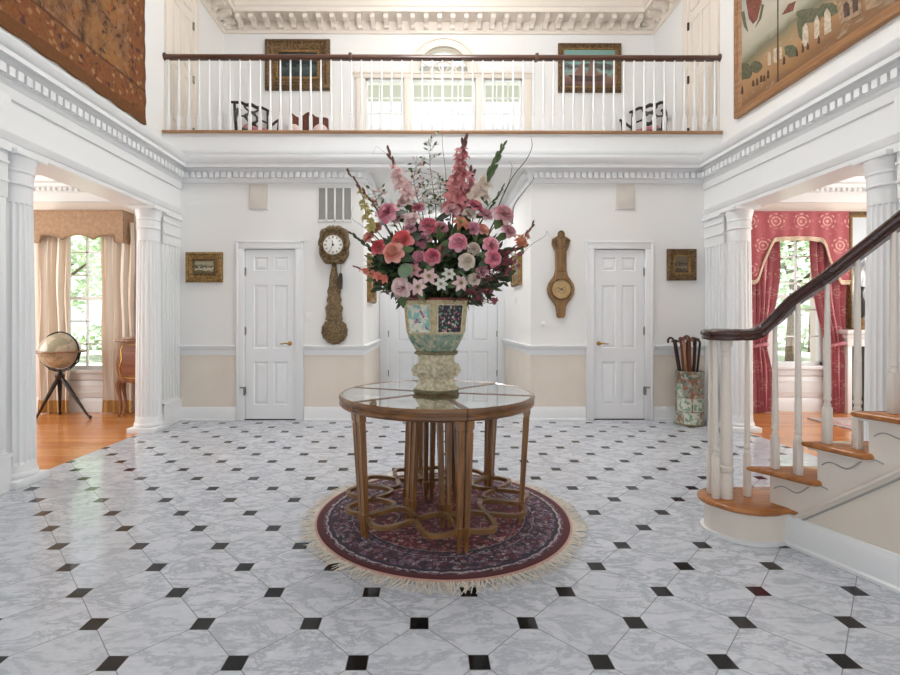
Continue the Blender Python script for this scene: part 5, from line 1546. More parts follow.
for k in range(6):
    a, b = rot6+k*PI/3, rot6+(k+1)*PI/3
    p0 = VC+Vector((math.cos(a), math.sin(a), 0))*.140; p1 = VC+Vector((math.cos(b), math.sin(b), 0))*.140
    for i in range(11): p = p0.lerp(p1, (i+.5)/11); q.ball((p.x, p.y, zc_+.001), .009, seg=8, rings=6)
obj('neck_beading', q, 'vase_bead', root, smooth=30)
zp = zc_+.010; zt_ = hv(301)
body = [(.130, zp), (.140, zp+.012), (.168, zp+.055), (.186, zp+.085), (.196, zp+.12), (.206, zp+.18), (.214, zt_-.03), (.220, zt_-.012), (.222, zt_), (.212, zt_), (.204, zt_-.02), (.190, zp+.12), (.13, zp+.03), (.001, zp+.03)]
obj('pot', sixbulge(body, VC, 6, .06), 'vase_body', root, smooth=25)
obj('rim', sixbulge([(.214, zt_-.004), (.226, zt_-.002), (.227, zt_+.010), (.214, zt_+.012)], VC, 6, .06), 'vase_rim', root, smooth=30)
for k in range(6):
    a = rot6+k*PI/3+PI/6; d = Vector((math.cos(a), math.sin(a), 0)); n_ = Vector((-d.y, d.x, 0))
    za, zb2 = zp+.118, zt_-.032
    def pnt(f, g, lift):
        z = za+(zb2-za)*g; r_ = .1945+(.2115-.1945)*g
        hr = r_*math.cos(PI/6)*1.003+.003+lift; wd_ = r_*.5*.74
        return VC+d*hr+n_*wd_*f+Vector((0, 0, z))
    for nm, mt, f0, l0, l1 in (('panel_border', 'carved', 1.09, -.006, .002), ('panel', 'vase_light' if k % 2 else 'vase_dark', 1.0, -.004, .0035)):
        q = MB(); e = 0 if f0 == 1 else .045; vs = []
        for l_ in (l0, l1):
            for f, g in ((-f0, -e), (f0, -e), (f0, 1+e), (-f0, 1+e)): vs.append(pnt(f, g, l_))
        q.add(vs, [(0, 1, 2, 3), (4, 5, 6, 7), (0, 1, 5, 4), (1, 2, 6, 5), (2, 3, 7, 6), (3, 0, 4, 7)])
        o = obj(nm, q, mt, root, smooth=0)
        if nm == 'panel': o['label'] = 'pale floral panel' if k % 2 else 'dark floral panel'
# ------------------------------------------------------------------ flowers in the vase
def petal_mat(name, c, tip, base=None):
    up = lambda h: tuple(v**.88 for v in ((int(h[i:i+2], 16)/255 for i in (1, 3, 5)) if isinstance(h, str) else h))
    t = NT(name); nz = t.noise(22, 3, .6)
    col = t.mix(t.step(nz.outputs[0], .3, .7), up(c), up(tip))
    return t.finish(col, .6, trans=.25, sheen=.2)
PET = {'pink': ('#d5667e', '#ea98a6'), 'deep': ('#c2445c', '#dc7082'), 'pale': ('#e6b8b6', '#f2d4ce'), 'red': ('#b92a35', '#d14349'), 'coral': ('#d9685a', '#e59078'),
       'cream': ('#e6d6c4', '#d9c3b0'), 'orange': ('#ad5a3c', '#c27a58'), 'yellow': ('#a89a4c', '#c4b674'), 'rose': ('#cc7c86', '#e3a4a8'), 'glad': ('#c4686e', '#de9590'), 'white': ('#e9e6dc', '#d6d8c8'), 'hot': ('#d8454d', '#e8685c'), 'mauve': ('#c0647c', '#d88a9c')}
for k_, (a, b) in PET.items(): M['pet_'+k_] = petal_mat('petal_'+k_, a, b)
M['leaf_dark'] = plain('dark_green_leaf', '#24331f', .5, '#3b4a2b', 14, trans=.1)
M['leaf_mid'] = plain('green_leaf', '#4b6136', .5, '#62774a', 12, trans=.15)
M['leaf_grey'] = plain('grey_green_leaf', '#6e8468', .55, '#7f9678', 12, trans=.15)
M['stem'] = plain('flower_stem', '#4d5a30', .6, '#5d6a3a', 20)
M['twig'] = plain('brown_twig', '#6a5546', .8, '#4c3c30', 30)
M['bud'] = plain('brown_bud', '#7b5348', .7, '#5a3a34', 20)
M['leaf_wine'] = plain('wine_leaf', '#8a4a55', .6, '#6a323c', 14, trans=.15)
def tone(p, k):  # deeper hearts and paler outer petals; the steps also paint in shading depth
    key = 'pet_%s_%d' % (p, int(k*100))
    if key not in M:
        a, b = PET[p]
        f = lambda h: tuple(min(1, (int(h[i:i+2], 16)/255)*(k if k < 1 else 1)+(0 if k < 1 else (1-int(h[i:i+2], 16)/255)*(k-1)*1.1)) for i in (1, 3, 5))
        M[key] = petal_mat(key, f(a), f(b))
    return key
g_ = random.Random(11)
VT = Vector((VC.x, VC.y, hv(303)))   # mouth of the vase
def frame_of(d):
    d = Vector(d).normalized(); u = d.cross(Vector((0, 0, 1)))
    if u.length < 1e-3: u = Vector((1, 0, 0))
    u.normalize(); return u, d.cross(u).normalized()*-1, d
def add_petal(q, c, d, phi, r, opening, width, cup=.25, curl=.2, n=4, m_=4, blunt=0):
    """one petal on axis d at angle phi; opening 0 (closed) .. 1.5 (flat)"""
    u, v, w_ = frame_of(d); rad = u*math.cos(phi)+v*math.sin(phi); tan = -u*math.sin(phi)+v*math.cos(phi)
    vs = []
    if blunt: m_ = 6
    for j in range(m_+1):
        f = (0, .2, .42, .64, .83, .95, 1)[j] if blunt else j/m_; ang = opening*(f**.8)+curl*f*f
        rr = r*f*math.sin(min(ang, 1.7)+.15) ; hh = r*f*math.cos(min(ang, 1.7))
        wd = width*(math.sin(PI*min(1, f*.86+.12))**.7) if not blunt else width*(.22+.78*min(1, f*1.9)**.8)*(1-max(0, (f-.55)/.45)**3*.62)
        for i in range(n+1):
            s_ = i/n*2-1
            vs.append(c+rad*(rr-cup*wd*s_*s_*.5)+w_*(hh+cup*wd*s_*s_*.8)+tan*(wd*s_))
    fs = []
    for j in range(m_):
        for i in range(n): p = j*(n+1)+i; fs.append((p, p+1, p+n+2, p+n+1))
    q.add(vs, fs)
def rose_mesh(c, d, r, full=1.0):
    q = MB()
    lays = list(enumerate(((3, .06, .66, .30), (4, .16, .78, .42), (5, .34, .90, .52), (5, .62, 1.0, .58), (6, .98, 1.06, .60))))
    for lay, (n, op, rr, wd) in lays:
        for i in range(n):
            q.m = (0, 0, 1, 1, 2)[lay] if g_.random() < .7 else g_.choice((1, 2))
            add_petal(q, c-d*r*.06*lay, d, 2*PI*(i+.4*lay)/n+g_.uniform(-.15, .15), r*rr, op*full+g_.uniform(-.08, .08), r*wd, .42, .18+.09*lay, blunt=1)
    q.m = 0; q.ball(c+Vector(d)*r*.32, r*.20, seg=10, rings=6)
    return q
    for lay, (n, op, rr, wd) in enumerate(((3, .08, .62, .34), (4, .22, .74, .44), (5, .42, .88, .54), (5, .68, 1.0, .60), (6, .98, 1.06, .60))):
        for i in range(n): add_petal(q, c, d, 2*PI*(i+.4*lay)/n+g_.uniform(-.12, .12), r*rr, op*full+g_.uniform(-.06, .06), r*wd, .40, .22, blunt=1)
    return q
def star_mesh(c, d, r, n=6, op=1.15, wd=.30):
    q = MB()
    for i in range(n): add_petal(q, c, d, 2*PI*i/n+g_.uniform(-.1, .1), r*g_.uniform(.92, 1.05), op+g_.uniform(-.1, .1), r*wd, .2, .35)
    return q
def leaf_into(q, base, d, L, w_, nrm=None, bend=.2):
    d = Vector(d).normalized(); nrm = Vector(nrm) if nrm is not None else Vector((g_.gauss(0, 1), g_.gauss(0, 1), g_.gauss(0, 1)))
    t_ = d.cross(nrm)
    if t_.length < 1e-3: t_ = d.orthogonal()
    t_.normalize(); n_ = t_.cross(d).normalized()
    vs = []; K = 5
    for j in range(K+1):
        f = j/K; ww = w_*math.sin(PI*min(.98, f*.92+.06))**.8; c = base+d*L*f-n_*bend*L*f*f
        vs += [c-t_*ww+n_*ww*.25, c, c+t_*ww+n_*ww*.25]
    fs = []
    for j in range(K): p = j*3; fs += [(p, p+1, p+4, p+3), (p+1, p+2, p+5, p+4)]
    q.add(vs, fs)
def stem_curve(tip, bow=.06, start=None):
    s0 = start or VT+Vector((g_.uniform(-.07, .07), g_.uniform(-.06, .06), -.06))
    mid = (s0+tip)/2+Vector((0, 0, bow)); pts = []
    for i in range(9):
        f = i/8; pts.append(s0*(1-f)**2+mid*2*f*(1-f)+tip*f*f)
    return pts
def fdir(p, fwd=.9):
    """flowers face outwards from the heart of the bouquet"""
    return ((p-(VC+Vector((0, 0.05, 1.42)))).normalized()+Vector((0, -fwd, .15))).normalized()
BQ = 'flowers in the vase'
def flower(name, cat, label, px_, py_, Z, rpx, kind, petal, fwd=.62, leaves=2, shape=1.0):
    p = P(px_, py_, Z); r = rpx*Z/F; d = fdir(p, fwd)
    root = thing(name, label, cat, VT+Vector((g_.uniform(-.05, .05), g_.uniform(-.05, .05), -.02)), BQ)
    c = p-d*r*.55
    if kind == 'rose': q = rose_mesh(c, d, r*1.0, shape)
    elif kind == 'star': q = star_mesh(p-d*r*.3, d, r*1.1)
    elif kind == 'ruffle':
        q = MB()
        for lay, (n, op, rr) in enumerate(((4, .25, .72), (5, .6, .92), (6, 1.0, 1.06))):
            for i in range(n):
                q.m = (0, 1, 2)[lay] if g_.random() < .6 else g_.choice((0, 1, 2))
                add_petal(q, c-d*r*.1*lay, d, 2*PI*(i+.5*lay)/n+g_.uniform(-.25, .25), r*rr, op+g_.uniform(-.15, .15), r*.52, .35, .3, blunt=1)
        q.m = 0; q.ball(c+d*r*.22, r*.24, seg=10, rings=6)
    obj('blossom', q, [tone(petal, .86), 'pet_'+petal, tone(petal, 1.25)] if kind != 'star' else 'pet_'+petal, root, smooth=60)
    if kind == 'star':
        q = MB(); u, v, w_ = frame_of(d)
        for i in range(5): a = 2*PI*i/5; q.tube([p-d*r*.25, p+d*r*.35+(u*math.cos(a)+v*math.sin(a))*r*.2], [r*.035, r*.06], 5)
        obj('stamen', q, 'pet_yellow', root)
    obj('stem', MB().tube(stem_curve(c, .04), .0032, 6), 'stem', root)
    for k in range(leaves):
        q = MB(); b = c-d*r*.2; a = g_.uniform(0, 2*PI); u, v, w_ = frame_of(d)
        leaf_into(q, b, u*math.cos(a)+v*math.sin(a)-d*.15, r*g_.uniform(1.5, 2.0), r*.45, d, .15)
        obj('leaf', q, 'leaf_dark' if k % 2 == 0 else 'leaf_mid', root, smooth=60)
    return root
FL = [
 ('rose', 'pink open rose high on the left, beside the yellow spike', 386, 209, 2.66, 11.5, 'rose', 'pink'),
 ('carnation', 'pale pink ruffled blossom right of the high left pink rose', 411, 217, 2.68, 9, 'ruffle', 'pale'),
 ('carnation', 'pale blush blossom above the pale ruffled one', 403, 200, 2.82, 9, 'ruffle', 'pale'),
 ('carnation', 'small deep pink blossom between the pale blossoms and the tall spike', 417, 206, 2.8, 7, 'ruffle', 'deep'),
 ('rose', 'deep pink rose in the upper middle below the white twigs', 428, 223, 2.62, 10, 'rose', 'deep'),
 ('rose', 'dusky pink rose directly above the middle pink one', 423, 238, 2.60, 9, 'rose', 'mauve'),
 ('tulip', 'large bright red open tulip left of the middle', 401, 238, 2.54, 12, 'ruffle', 'hot'),
 ('tulip', 'coral open tulip in front of the red tulip', 392, 251, 2.48, 11.5, 'ruffle', 'coral'),
 ('tulip', 'dark red tulip at the left beside the coral tulip', 377, 246, 2.56, 9, 'ruffle', 'red'),
 ('rose', 'pink rose at the centre above the star lilies', 432, 255, 2.48, 9, 'rose', 'deep'),
 ('rose', 'pink rose with rolled petals right of centre', 459, 240, 2.50, 10, 'rose', 'pink'),
 ('rose', 'cream rose low in the middle right of the rolled pink rose', 468, 260, 2.48, 9, 'rose', 'cream'),
 ('rose', 'pale cream rose behind the low cream rose', 475, 247, 2.58, 7, 'rose', 'cream'),
 ('rose', 'bright pink rose upper of the right-hand pair', 493, 243, 2.52, 9, 'rose', 'pink'),
 ('rose', 'bright pink rose lower of the right-hand pair', 495, 257, 2.48, 9, 'rose', 'pink'),
 ('rose', 'large pink rose at the upper right below the curly twig', 506, 211, 2.68, 11.5, 'rose', 'rose'),
 ('carnation', 'pink blossom on the right edge below the large rose', 511, 230, 2.66, 9, 'ruffle', 'rose'),
 ('lily', 'orange lily on the right edge of the bouquet', 522, 241, 2.62, 8, 'star', 'orange'),
 ('lily', 'rust orange lily above the rolled pink rose', 461, 222, 2.58, 9, 'star', 'orange'),
 ('carnation', 'red and cream blossom beside the green spike', 476, 203, 2.76, 9, 'ruffle', 'deep'),
 ('carnation', 'creamy yellow blossom under the green spike', 482, 190, 2.86, 9, 'ruffle', 'cream'),
 ('carnation', 'large pale pink blossom on the vase rim at the left', 400, 287, 2.54, 11, 'ruffle', 'pale'),
 ('lily', 'small pink star lily on the vase rim beside the pale blossom', 418, 287, 2.52, 9, 'star', 'pale'),
 ('lily', 'pink star lily above the rim right of the round leaf', 429, 276, 2.52, 9, 'star', 'pale'),
 ('lily', 'pink star lily beside the round grey leaf', 414, 270, 2.54, 8, 'star', 'rose'),
 ('daisy', 'small white star flower right of the pink star lilies', 449, 274, 2.52, 7, 'star', 'white'),
 ('daisy', 'small white star flower lowest at the middle of the rim', 441, 284, 2.52, 7, 'star', 'white'),
 ('lily', 'blush star lily low on the right of the rim', 461, 283, 2.52, 8.5, 'star', 'pale'),
 ('rose', 'cream rosebud low at the right of the rim', 475.5, 279, 2.54, 7, 'rose', 'cream'),
 ('carnation', 'mauve blossom right of the rust lily', 474, 226, 2.6, 8, 'ruffle', 'mauve'),
 ('carnation', 'small orange red blossom above the bright pink pair', 484, 228, 2.62, 7, 'ruffle', 'coral'),
 ('carnation', 'small coral blossom at the left edge below the yellow spike', 367, 236, 2.68, 6.5, 'ruffle', 'coral'),
 ('tulip', 'bronze tulip bud at the middle right of the central pink rose', 443, 249, 2.56, 7, 'rose', 'bud_'),
 ('rose', 'dusky rose between the central deep rose and the tall spike', 440, 226, 2.66, 9, 'rose', 'rose'),
 ('carnation', 'blush blossom at the foot of the pale spike', 396, 216, 2.80, 8, 'ruffle', 'pale'),
 ('carnation', 'small rosy blossom above the big red tulip', 409, 227, 2.68, 7, 'ruffle', 'mauve'),
 ('carnation', 'rust blossom at the left above the dark red tulip', 374, 227, 2.70, 7.5, 'ruffle', 'orange'),
 ('carnation', 'cream blossom half hidden above the mauve blossom', 470, 212, 2.74, 8, 'ruffle', 'cream'),
 ('carnation', 'pink blossom under the cream and green spike', 487, 212, 2.76, 8, 'ruffle', 'rose'),
 ('carnation', 'dark wine blossom left of the central pink rose', 418, 256, 2.54, 7, 'ruffle', 'mauve'),
 ('carnation', 'dusky blossom beneath the bright pink pair', 484, 270, 2.54, 7, 'ruffle', 'rose'),
 ('carnation', 'pink blossom left of the rolled pink rose under the tall spike', 452, 208, 2.70, 9, 'ruffle', 'rose'),
]
PET['bud_'] = ('#8a5348', '#a9705a'); M['pet_bud_'] = petal_mat('petal_bronze', '#8a5348', '#a9705a')
for nm, lb, a, b, Z, r_, kd, pt in FL:
    flower(nm, 'flower', lb, a, b, Z, r_, kd, pt)

def spike(name, label, tip, foot, n, r0, r1, petal, bud_from=.7, bud='leaf_mid', width=1.0, cat='flower', sd=0):
    """flower spike: stem with blossoms that shrink to buds at the tip"""
    gg = random.Random(sd+40)
    root = thing(name, label, cat, VT+Vector((gg.uniform(-.05, .05), gg.uniform(-.04, .04), -.02)), BQ)
    foot = Vector(foot); tip = Vector(tip); pts = stem_curve(foot, .03)+[foot.lerp(tip, f/6)+Vector((.006*math.sin(f*2), 0, 0)) for f in range(1, 7)]
    obj('stem', MB().tube(pts, [.0045]*9+[.004, .0036, .0032, .0028, .0022, .0015], 6), 'stem', root)
    ax = (tip-foot).normalized()
    for k in range(n):
        f = (k+.5)/n; c = foot.lerp(tip, f)
        side = Vector((math.cos(k*2.3+sd), -abs(math.sin(k*1.7+sd))*.9-.2, 0)).normalized()
        d = (side+ax*(.35+.6*f)).normalized(); r_ = (r0+(r1-r0)*f)*gg.uniform(.9, 1.1)
        q = MB()
        if f < bud_from:
            for i in range(6): add_petal(q, c+side*r_*.15, d, 2*PI*i/6+gg.uniform(-.2, .2), r_*(1 if i % 2 else 1.1), .75+.25*(i % 2), r_*.42, .3, .35)
            obj('floret', q, 'pet_'+petal if not petal.startswith('leaf') else petal, root, smooth=60)
        else:
            q.ball((0, 0, 0), r_*.3, r_*.3, r_*.85, 8, 6)
            qq = Vector((0, 0, 1)).rotation_difference((ax+side*.35).normalized())
            q.xf(Matrix.Translation(c+side*r_*.35) @ qq.to_matrix().to_4x4()); obj('bud', q, bud, root)
    return root
spike('gladiolus', 'tall dusty pink gladiolus spike rising in the middle', P(465, 137, 2.88), P(453, 214, 2.80), 22, .074, .034, 'glad', .84, 'bud', sd=1)
spike('gladiolus', 'second dusty pink gladiolus leaning on the tall middle spike', P(472, 168, 2.95), P(463, 215, 2.9), 12, .066, .034, 'rose', .85, 'bud', sd=2)
spike('gladiolus', 'pale pink gladiolus spike with brown tip leaning left', P(387, 147, 2.9), P(408, 202, 2.84), 14, .060, .022, 'pale', .62, 'bud', sd=3)
spike('gladiolus', 'green budded spike with cream florets leaning right', P(505, 142, 2.9), P(477, 200, 2.84), 18, .064, .026, 'cream', .36, 'leaf_mid', sd=4)
spike('snapdragon', 'yellow-green flower spike on the far left of the bouquet', P(360, 186, 2.74), P(371, 232, 2.66), 9, .038, .026, 'yellow', .9, 'bud', sd=5)
spike('gladiolus', 'dark brown budded spike sticking out at the upper left', P(346, 169, 2.78), P(374, 205, 2.74), 9, .028, .018, 'orange', .12, 'bud', sd=6)
spike('celosia', 'coral feathery spike pointing left beside the hanging clock weight', P(354, 266, 2.62), P(384, 280, 2.60), 13, .030, .012, 'coral', .75, 'bud', sd=7)
spike('gladiolus', 'orange budded spike pointing up at the right edge', P(535, 221, 2.62), P(520, 246, 2.6), 7, .035, .016, 'orange', .45, 'bud', sd=8)
spike('eucalyptus_sprig', 'dark leafy sprig pointing left in front of the clock', P(350, 232, 2.64), P(374, 252, 2.64), 9, .03, .018, 'leaf_dark', .0, 'leaf_dark', cat='sprig', sd=9)
spike('eucalyptus_sprig', 'dark leafy sprig pointing right by the barometer', P(529, 245, 2.64), P(512, 251, 2.64), 6, .026, .018, 'leaf_dark', .0, 'leaf_dark', cat='sprig', sd=10)
spike('snapdragon', 'slender green spike behind the large upper right rose', P(505, 184, 2.94), P(490, 208, 2.92), 9, .022, .015, 'leaf_mid', .0, 'leaf_mid', sd=11)

def twig(name, label, pts, r_, cat='twig', leafy=None, mat='twig', blossoms=None, sd=0):
    gg = random.Random(sd+90)
    root = thing(name, label, cat, VT+Vector((gg.uniform(-.05, .05), gg.uniform(-.04, .04), -.02)), BQ)
    pts = [VT+Vector((gg.uniform(-.03, .03), gg.uniform(-.03, .03), -.05))]+[P(a, b, Z) for a, b, Z in pts]
    sp = []
    for i in range(len(pts)-1):
        p0, p1, p2, p3 = pts[max(i-1, 0)], pts[i], pts[i+1], pts[min(i+2, len(pts)-1)]
        for k in range(6):
            t_ = k/6; sp.append(.5*((2*p1)+(-p0+p2)*t_+(2*p0-5*p1+4*p2-p3)*t_*t_+(-p0+3*p1-3*p2+p3)*t_**3))
    sp.append(pts[-1]); n = len(sp)
    obj('stem', MB().tube(sp, [r_*(1-.75*i/(n-1)) for i in range(n)], 6), mat, root)
    if blossoms or leafy:
        q = MB(); qb = MB(); ql = MB()
        for i in range(int(n*.35), n):
            for k in range(3):
                d = Vector((gg.gauss(0, 1), gg.gauss(0, .7), gg.uniform(-.1, 1))).normalized(); L = gg.uniform(.012, .06); e = sp[i]+d*L
                q.tube([sp[i], e], .0011, 4)
                if blossoms and gg.random() < .8: qb.ball(e, gg.uniform(.006, .010), seg=6, rings=4)
                if leafy and gg.random() < (.45 if blossoms else .6): leaf_into(ql, e, d, gg.uniform(.02, .038), .008 if blossoms else .011)
        obj('side_twig', q, mat, root)
        if qb.v: o = obj('blossom', qb, blossoms, root); o['kind'] = 'stuff'
        if ql.v: o = obj('leaf', ql, leafy, root, smooth=60); o['kind'] = 'stuff'
    return root
twig('willow_twig', 'long curly twig curving up at the right to the balcony edge', [(490, 230, 2.85), (499, 205, 2.85), (512, 178, 2.85), (526, 160, 2.85), (532, 147, 2.85), (531, 137, 2.85)], .0052, sd=1)
twig('willow_twig', 'shorter curly twig below the long one at the right', [(505, 235, 2.85), (514, 206, 2.85), (525, 190, 2.85), (533, 180, 2.85), (533, 174, 2.85)], .0040, sd=2)
twig('willow_twig', 'thin curly twig just right of the tall pink spike', [(482, 215, 2.95), (505, 190, 2.95), (512, 168, 2.95), (509, 161, 2.95)], .003, sd=3)
twig('willow_twig', 'thin wavy twig left of the tall pink spike', [(443, 215, 2.95), (446, 180, 2.95), (443, 150, 2.95), (442, 133, 2.95)], .0032, sd=4)
twig('willow_twig', 'thin wire-like tendril curling at the right in front of the wall', [(512, 262, 2.75), (531, 245, 2.75), (545, 236, 2.75), (547, 231, 2.75), (550, 237, 2.75)], .0018, sd=5)
twig('willow_twig', 'thin tendril arching over the air vent at the left', [(376, 240, 2.8), (362, 226, 2.8), (352, 218, 2.8), (353, 206, 2.8)], .0018, sd=6)
twig('willow_twig', 'thin pale twig at the top left above the pale spike', [(407, 200, 2.95), (398, 170, 2.95), (378, 147, 2.95), (373, 155, 2.95)], .0016, sd=7)
twig('blossom_branch', 'white blossom branch reaching up left of the tall pink spike', [(436, 220, 2.9), (434, 195, 2.9), (430, 165, 2.9), (431, 140, 2.9)], .0034, 'branch', 'leaf_mid', 'twig', 'pet_white', sd=8)
twig('blossom_branch', 'white blossom branch fanning left of the middle', [(424, 222, 2.9), (418, 200, 2.9), (414, 182, 2.9), (416, 163, 2.9)], .003, 'branch', 'leaf_mid', 'twig', 'pet_pale', sd=9)
twig('blossom_branch', 'short white blossom branch between the other two', [(430, 220, 2.94), (428, 200, 2.94), (424, 185, 2.94)], .003, 'branch', 'leaf_mid', 'twig', 'pet_white', sd=10)
twig('blossom_branch', 'blossom branch with small leaves beside the tall pink spike', [(441, 220, 2.92), (441, 200, 2.92), (440, 180, 2.92)], .003, 'branch', 'leaf_mid', 'twig', 'pet_white', sd=18)
twig('berry_sprig', 'fine pinkish sprig at the upper left beside the brown spike', [(384, 225, 2.74), (378, 205, 2.74), (374, 192, 2.74)], .0026, 'sprig', 'leaf_mid', 'stem', 'pet_pale', sd=11)
twig('leaf_sprig', 'wine-leaved sprig drooping over the right of the rim', [(478, 287, 2.56), (490, 280, 2.56), (502, 275, 2.56), (509, 268, 2.56)], .0028, 'sprig', 'leaf_wine', sd=12)
twig('leaf_sprig', 'wine-leaved sprig hanging below the right of the rim', [(470, 292, 2.56), (478, 295, 2.55), (485, 299, 2.55), (490, 304, 2.55)], .0028, 'sprig', 'leaf_wine', sd=13)
twig('leaf_sprig', 'red-leaved sprig lying over the left of the vase rim', [(415, 296, 2.60), (405, 297, 2.60), (396, 300, 2.60)], .0028, 'sprig', 'leaf_wine', sd=14)
twig('leaf_sprig', 'wine-leaved sprig stretching right under the orange lily', [(490, 272, 2.6), (504, 262, 2.6), (516, 254, 2.6)], .0026, 'sprig', 'leaf_wine', sd=15)
# one round leaf and a pale bent blade
root = thing('round_leaf', 'big round grey-green leaf at the left of the bouquet', 'leaf', VT, BQ)
q = MB(); c = P(405, 270, 2.50)
q.lathe([(.0001, .006), (.022, .003), (.036, 0), (.042, -.004)], c, 20, axis=(-.3, -1, .35)); obj('leaf_blade', q, 'leaf_grey', root); obj('stem', MB().tube(stem_curve(c, .02), .003, 6), 'stem', root)
root = thing('grass_blade', 'pale green bent blade low at the right of the bouquet', 'leaf', VT, BQ)
q = MB(); q.tube([P(459, 271, 2.5), P(464, 275, 2.48), P(468, 281, 2.47), P(469, 287, 2.48)], [.006, .010, .009, .004], 6, flat=(1, .4)); obj('blade', q, 'leaf_grey', root); obj('stem', MB().tube(stem_curve(P(459, 271, 2.5), .02), .003, 6), 'stem', root)
# filler foliage
q = MB(); gg = random.Random(77)
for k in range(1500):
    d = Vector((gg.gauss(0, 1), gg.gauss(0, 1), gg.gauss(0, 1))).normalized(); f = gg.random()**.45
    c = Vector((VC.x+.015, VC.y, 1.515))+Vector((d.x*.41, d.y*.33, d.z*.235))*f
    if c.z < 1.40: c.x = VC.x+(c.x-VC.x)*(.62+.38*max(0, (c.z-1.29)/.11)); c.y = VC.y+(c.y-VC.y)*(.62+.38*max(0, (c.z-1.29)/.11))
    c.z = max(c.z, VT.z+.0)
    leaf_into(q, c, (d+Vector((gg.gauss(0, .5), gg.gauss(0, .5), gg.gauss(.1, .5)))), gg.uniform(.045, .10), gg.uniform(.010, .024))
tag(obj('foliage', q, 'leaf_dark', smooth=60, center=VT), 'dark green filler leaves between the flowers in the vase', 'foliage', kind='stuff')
q = MB()
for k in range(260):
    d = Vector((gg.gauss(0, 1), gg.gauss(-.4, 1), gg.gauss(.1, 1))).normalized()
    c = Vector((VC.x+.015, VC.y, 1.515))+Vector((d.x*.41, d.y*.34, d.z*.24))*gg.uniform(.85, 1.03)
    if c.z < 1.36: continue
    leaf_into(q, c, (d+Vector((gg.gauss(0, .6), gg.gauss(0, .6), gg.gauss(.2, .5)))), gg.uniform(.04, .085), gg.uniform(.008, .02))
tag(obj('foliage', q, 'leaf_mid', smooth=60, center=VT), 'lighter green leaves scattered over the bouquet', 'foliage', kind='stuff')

# ------------------------------------------------------------------ cane stand
t = NT('patchwork_porcelain'); x, y, z = t.xyz(); an = t.m1('ARCTAN2', y, x)
cu = t.m1('DIVIDE', an, 2*PI/5); cv = t.m1('DIVIDE', z, .16); cr_ = t.m1('FLOOR', cv)
cu = t.m1('ADD', cu, t.m1('MULTIPLY', cr_, .5))
wn = t.n('ShaderNodeTexWhiteNoise', noise_dimensions='2D'); t.link(t.comb(t.m1('FLOOR', cu), cr_, 0.0), wn.inputs[0])
nz = t.noise(20, 4, .6); v = t.voro(32); sp = t.n('ShaderNodeSeparateColor'); t.link(v.outputs[1], sp.inputs[0])
c1 = t.ramp(sp.outputs[0], [(0, '#8f8d80'), (.3, '#6f7468'), (.5, '#a07a5c'), (.62, '#8f5d42'), (.72, '#aeab9b'), (.88, '#5b6f5c')], 'CONSTANT')
c2 = t.mix(t.step(nz.outputs[0], .48, .54), '#c3c5b6', '#6f907a')
pick = t.m1('LESS_THAN', wn.outputs[0], .4)
ex = t.m1('MAXIMUM', t.m1('ABSOLUTE', t.m1('SUBTRACT', t.m1('FRACT', cu), .5)), t.m1('ABSOLUTE', t.m1('SUBTRACT', t.m1('FRACT', cv), .5)))
inner = t.m1('LESS_THAN', ex, .40); bord = t.m1('LESS_THAN', ex, .45)
col = t.mix(t.m1('MULTIPLY', bord, pick), c1, '#b9baa9'); col = t.mix(t.m1('MULTIPLY', inner, pick), col, c2)
M['patch'] = t.finish(col, .3, coat=.3)
CS = Vector((X(690, 5.42), 5.42, 0)); r_ = .15
root = thing('cane_stand', 'tall patterned porcelain cane stand in the right corner', 'umbrella stand', CS)
prof = [(r_-.006, .0), (r_, .012), (r_+.003, .03), (r_-.004, .04), (r_-.004, .585), (r_+.003, .595), (r_+.004, .612), (r_-.004, .618), (r_-.016, .612), (r_-.016, .03), (.001, .03)]
obj('cylinder_body', MB().lathe(prof, CS, 40), 'patch', root, smooth=40)
q = MB(); q.lathe([(r_+.001, .0), (r_+.006, .006), (r_+.006, .02), (r_+.0, .026)], CS, 40); obj('foot_rim', q, 'vase_bead', root)
cn = [(-.09, .02, 'cane_dark', 'crook', 673), (-.06, -.06, 'cane_red', 'knob', 679), (-.025, -.07, 'cane_light', 'knob', 681.5), (-.02, .05, 'cane_dark', 'crook', 685), (.015, -.06, 'cane_light', 'tee', 688), (.03, .05, 'cane_red', 'crook', 691), (.05, -.04, 'cane_dark', 'crook', 695), (.07, .03, 'cane_red', 'tee', 698), (.09, -.01, 'cane_dark', 'crook', 701), (-.045, .0, 'cane_dark', 'tee', 677), (.0, -.09, 'cane_red', 'crook', 686.5), (.06, .07, 'cane_light', 'knob', 694)]
cl = ['dark crook-handled cane leaning out at the left of the stand', 'reddish knobbed cane second from the left in the stand', 'pale knobbed cane left of the middle of the stand', 'dark crooked cane behind the pale knobbed one', 'pale cane with a cross handle in the middle of the stand', 'reddish crooked cane right of the middle of the stand', 'dark crooked cane in front at the right of the stand', 'reddish cane with a cross handle at the right of the stand', 'dark crooked cane leaning out farthest to the right of the stand', 'dark cane with a cross handle just right of the leftmost crook', 'reddish crooked cane at the very front of the stand', 'pale knobbed cane at the back right of the stand']
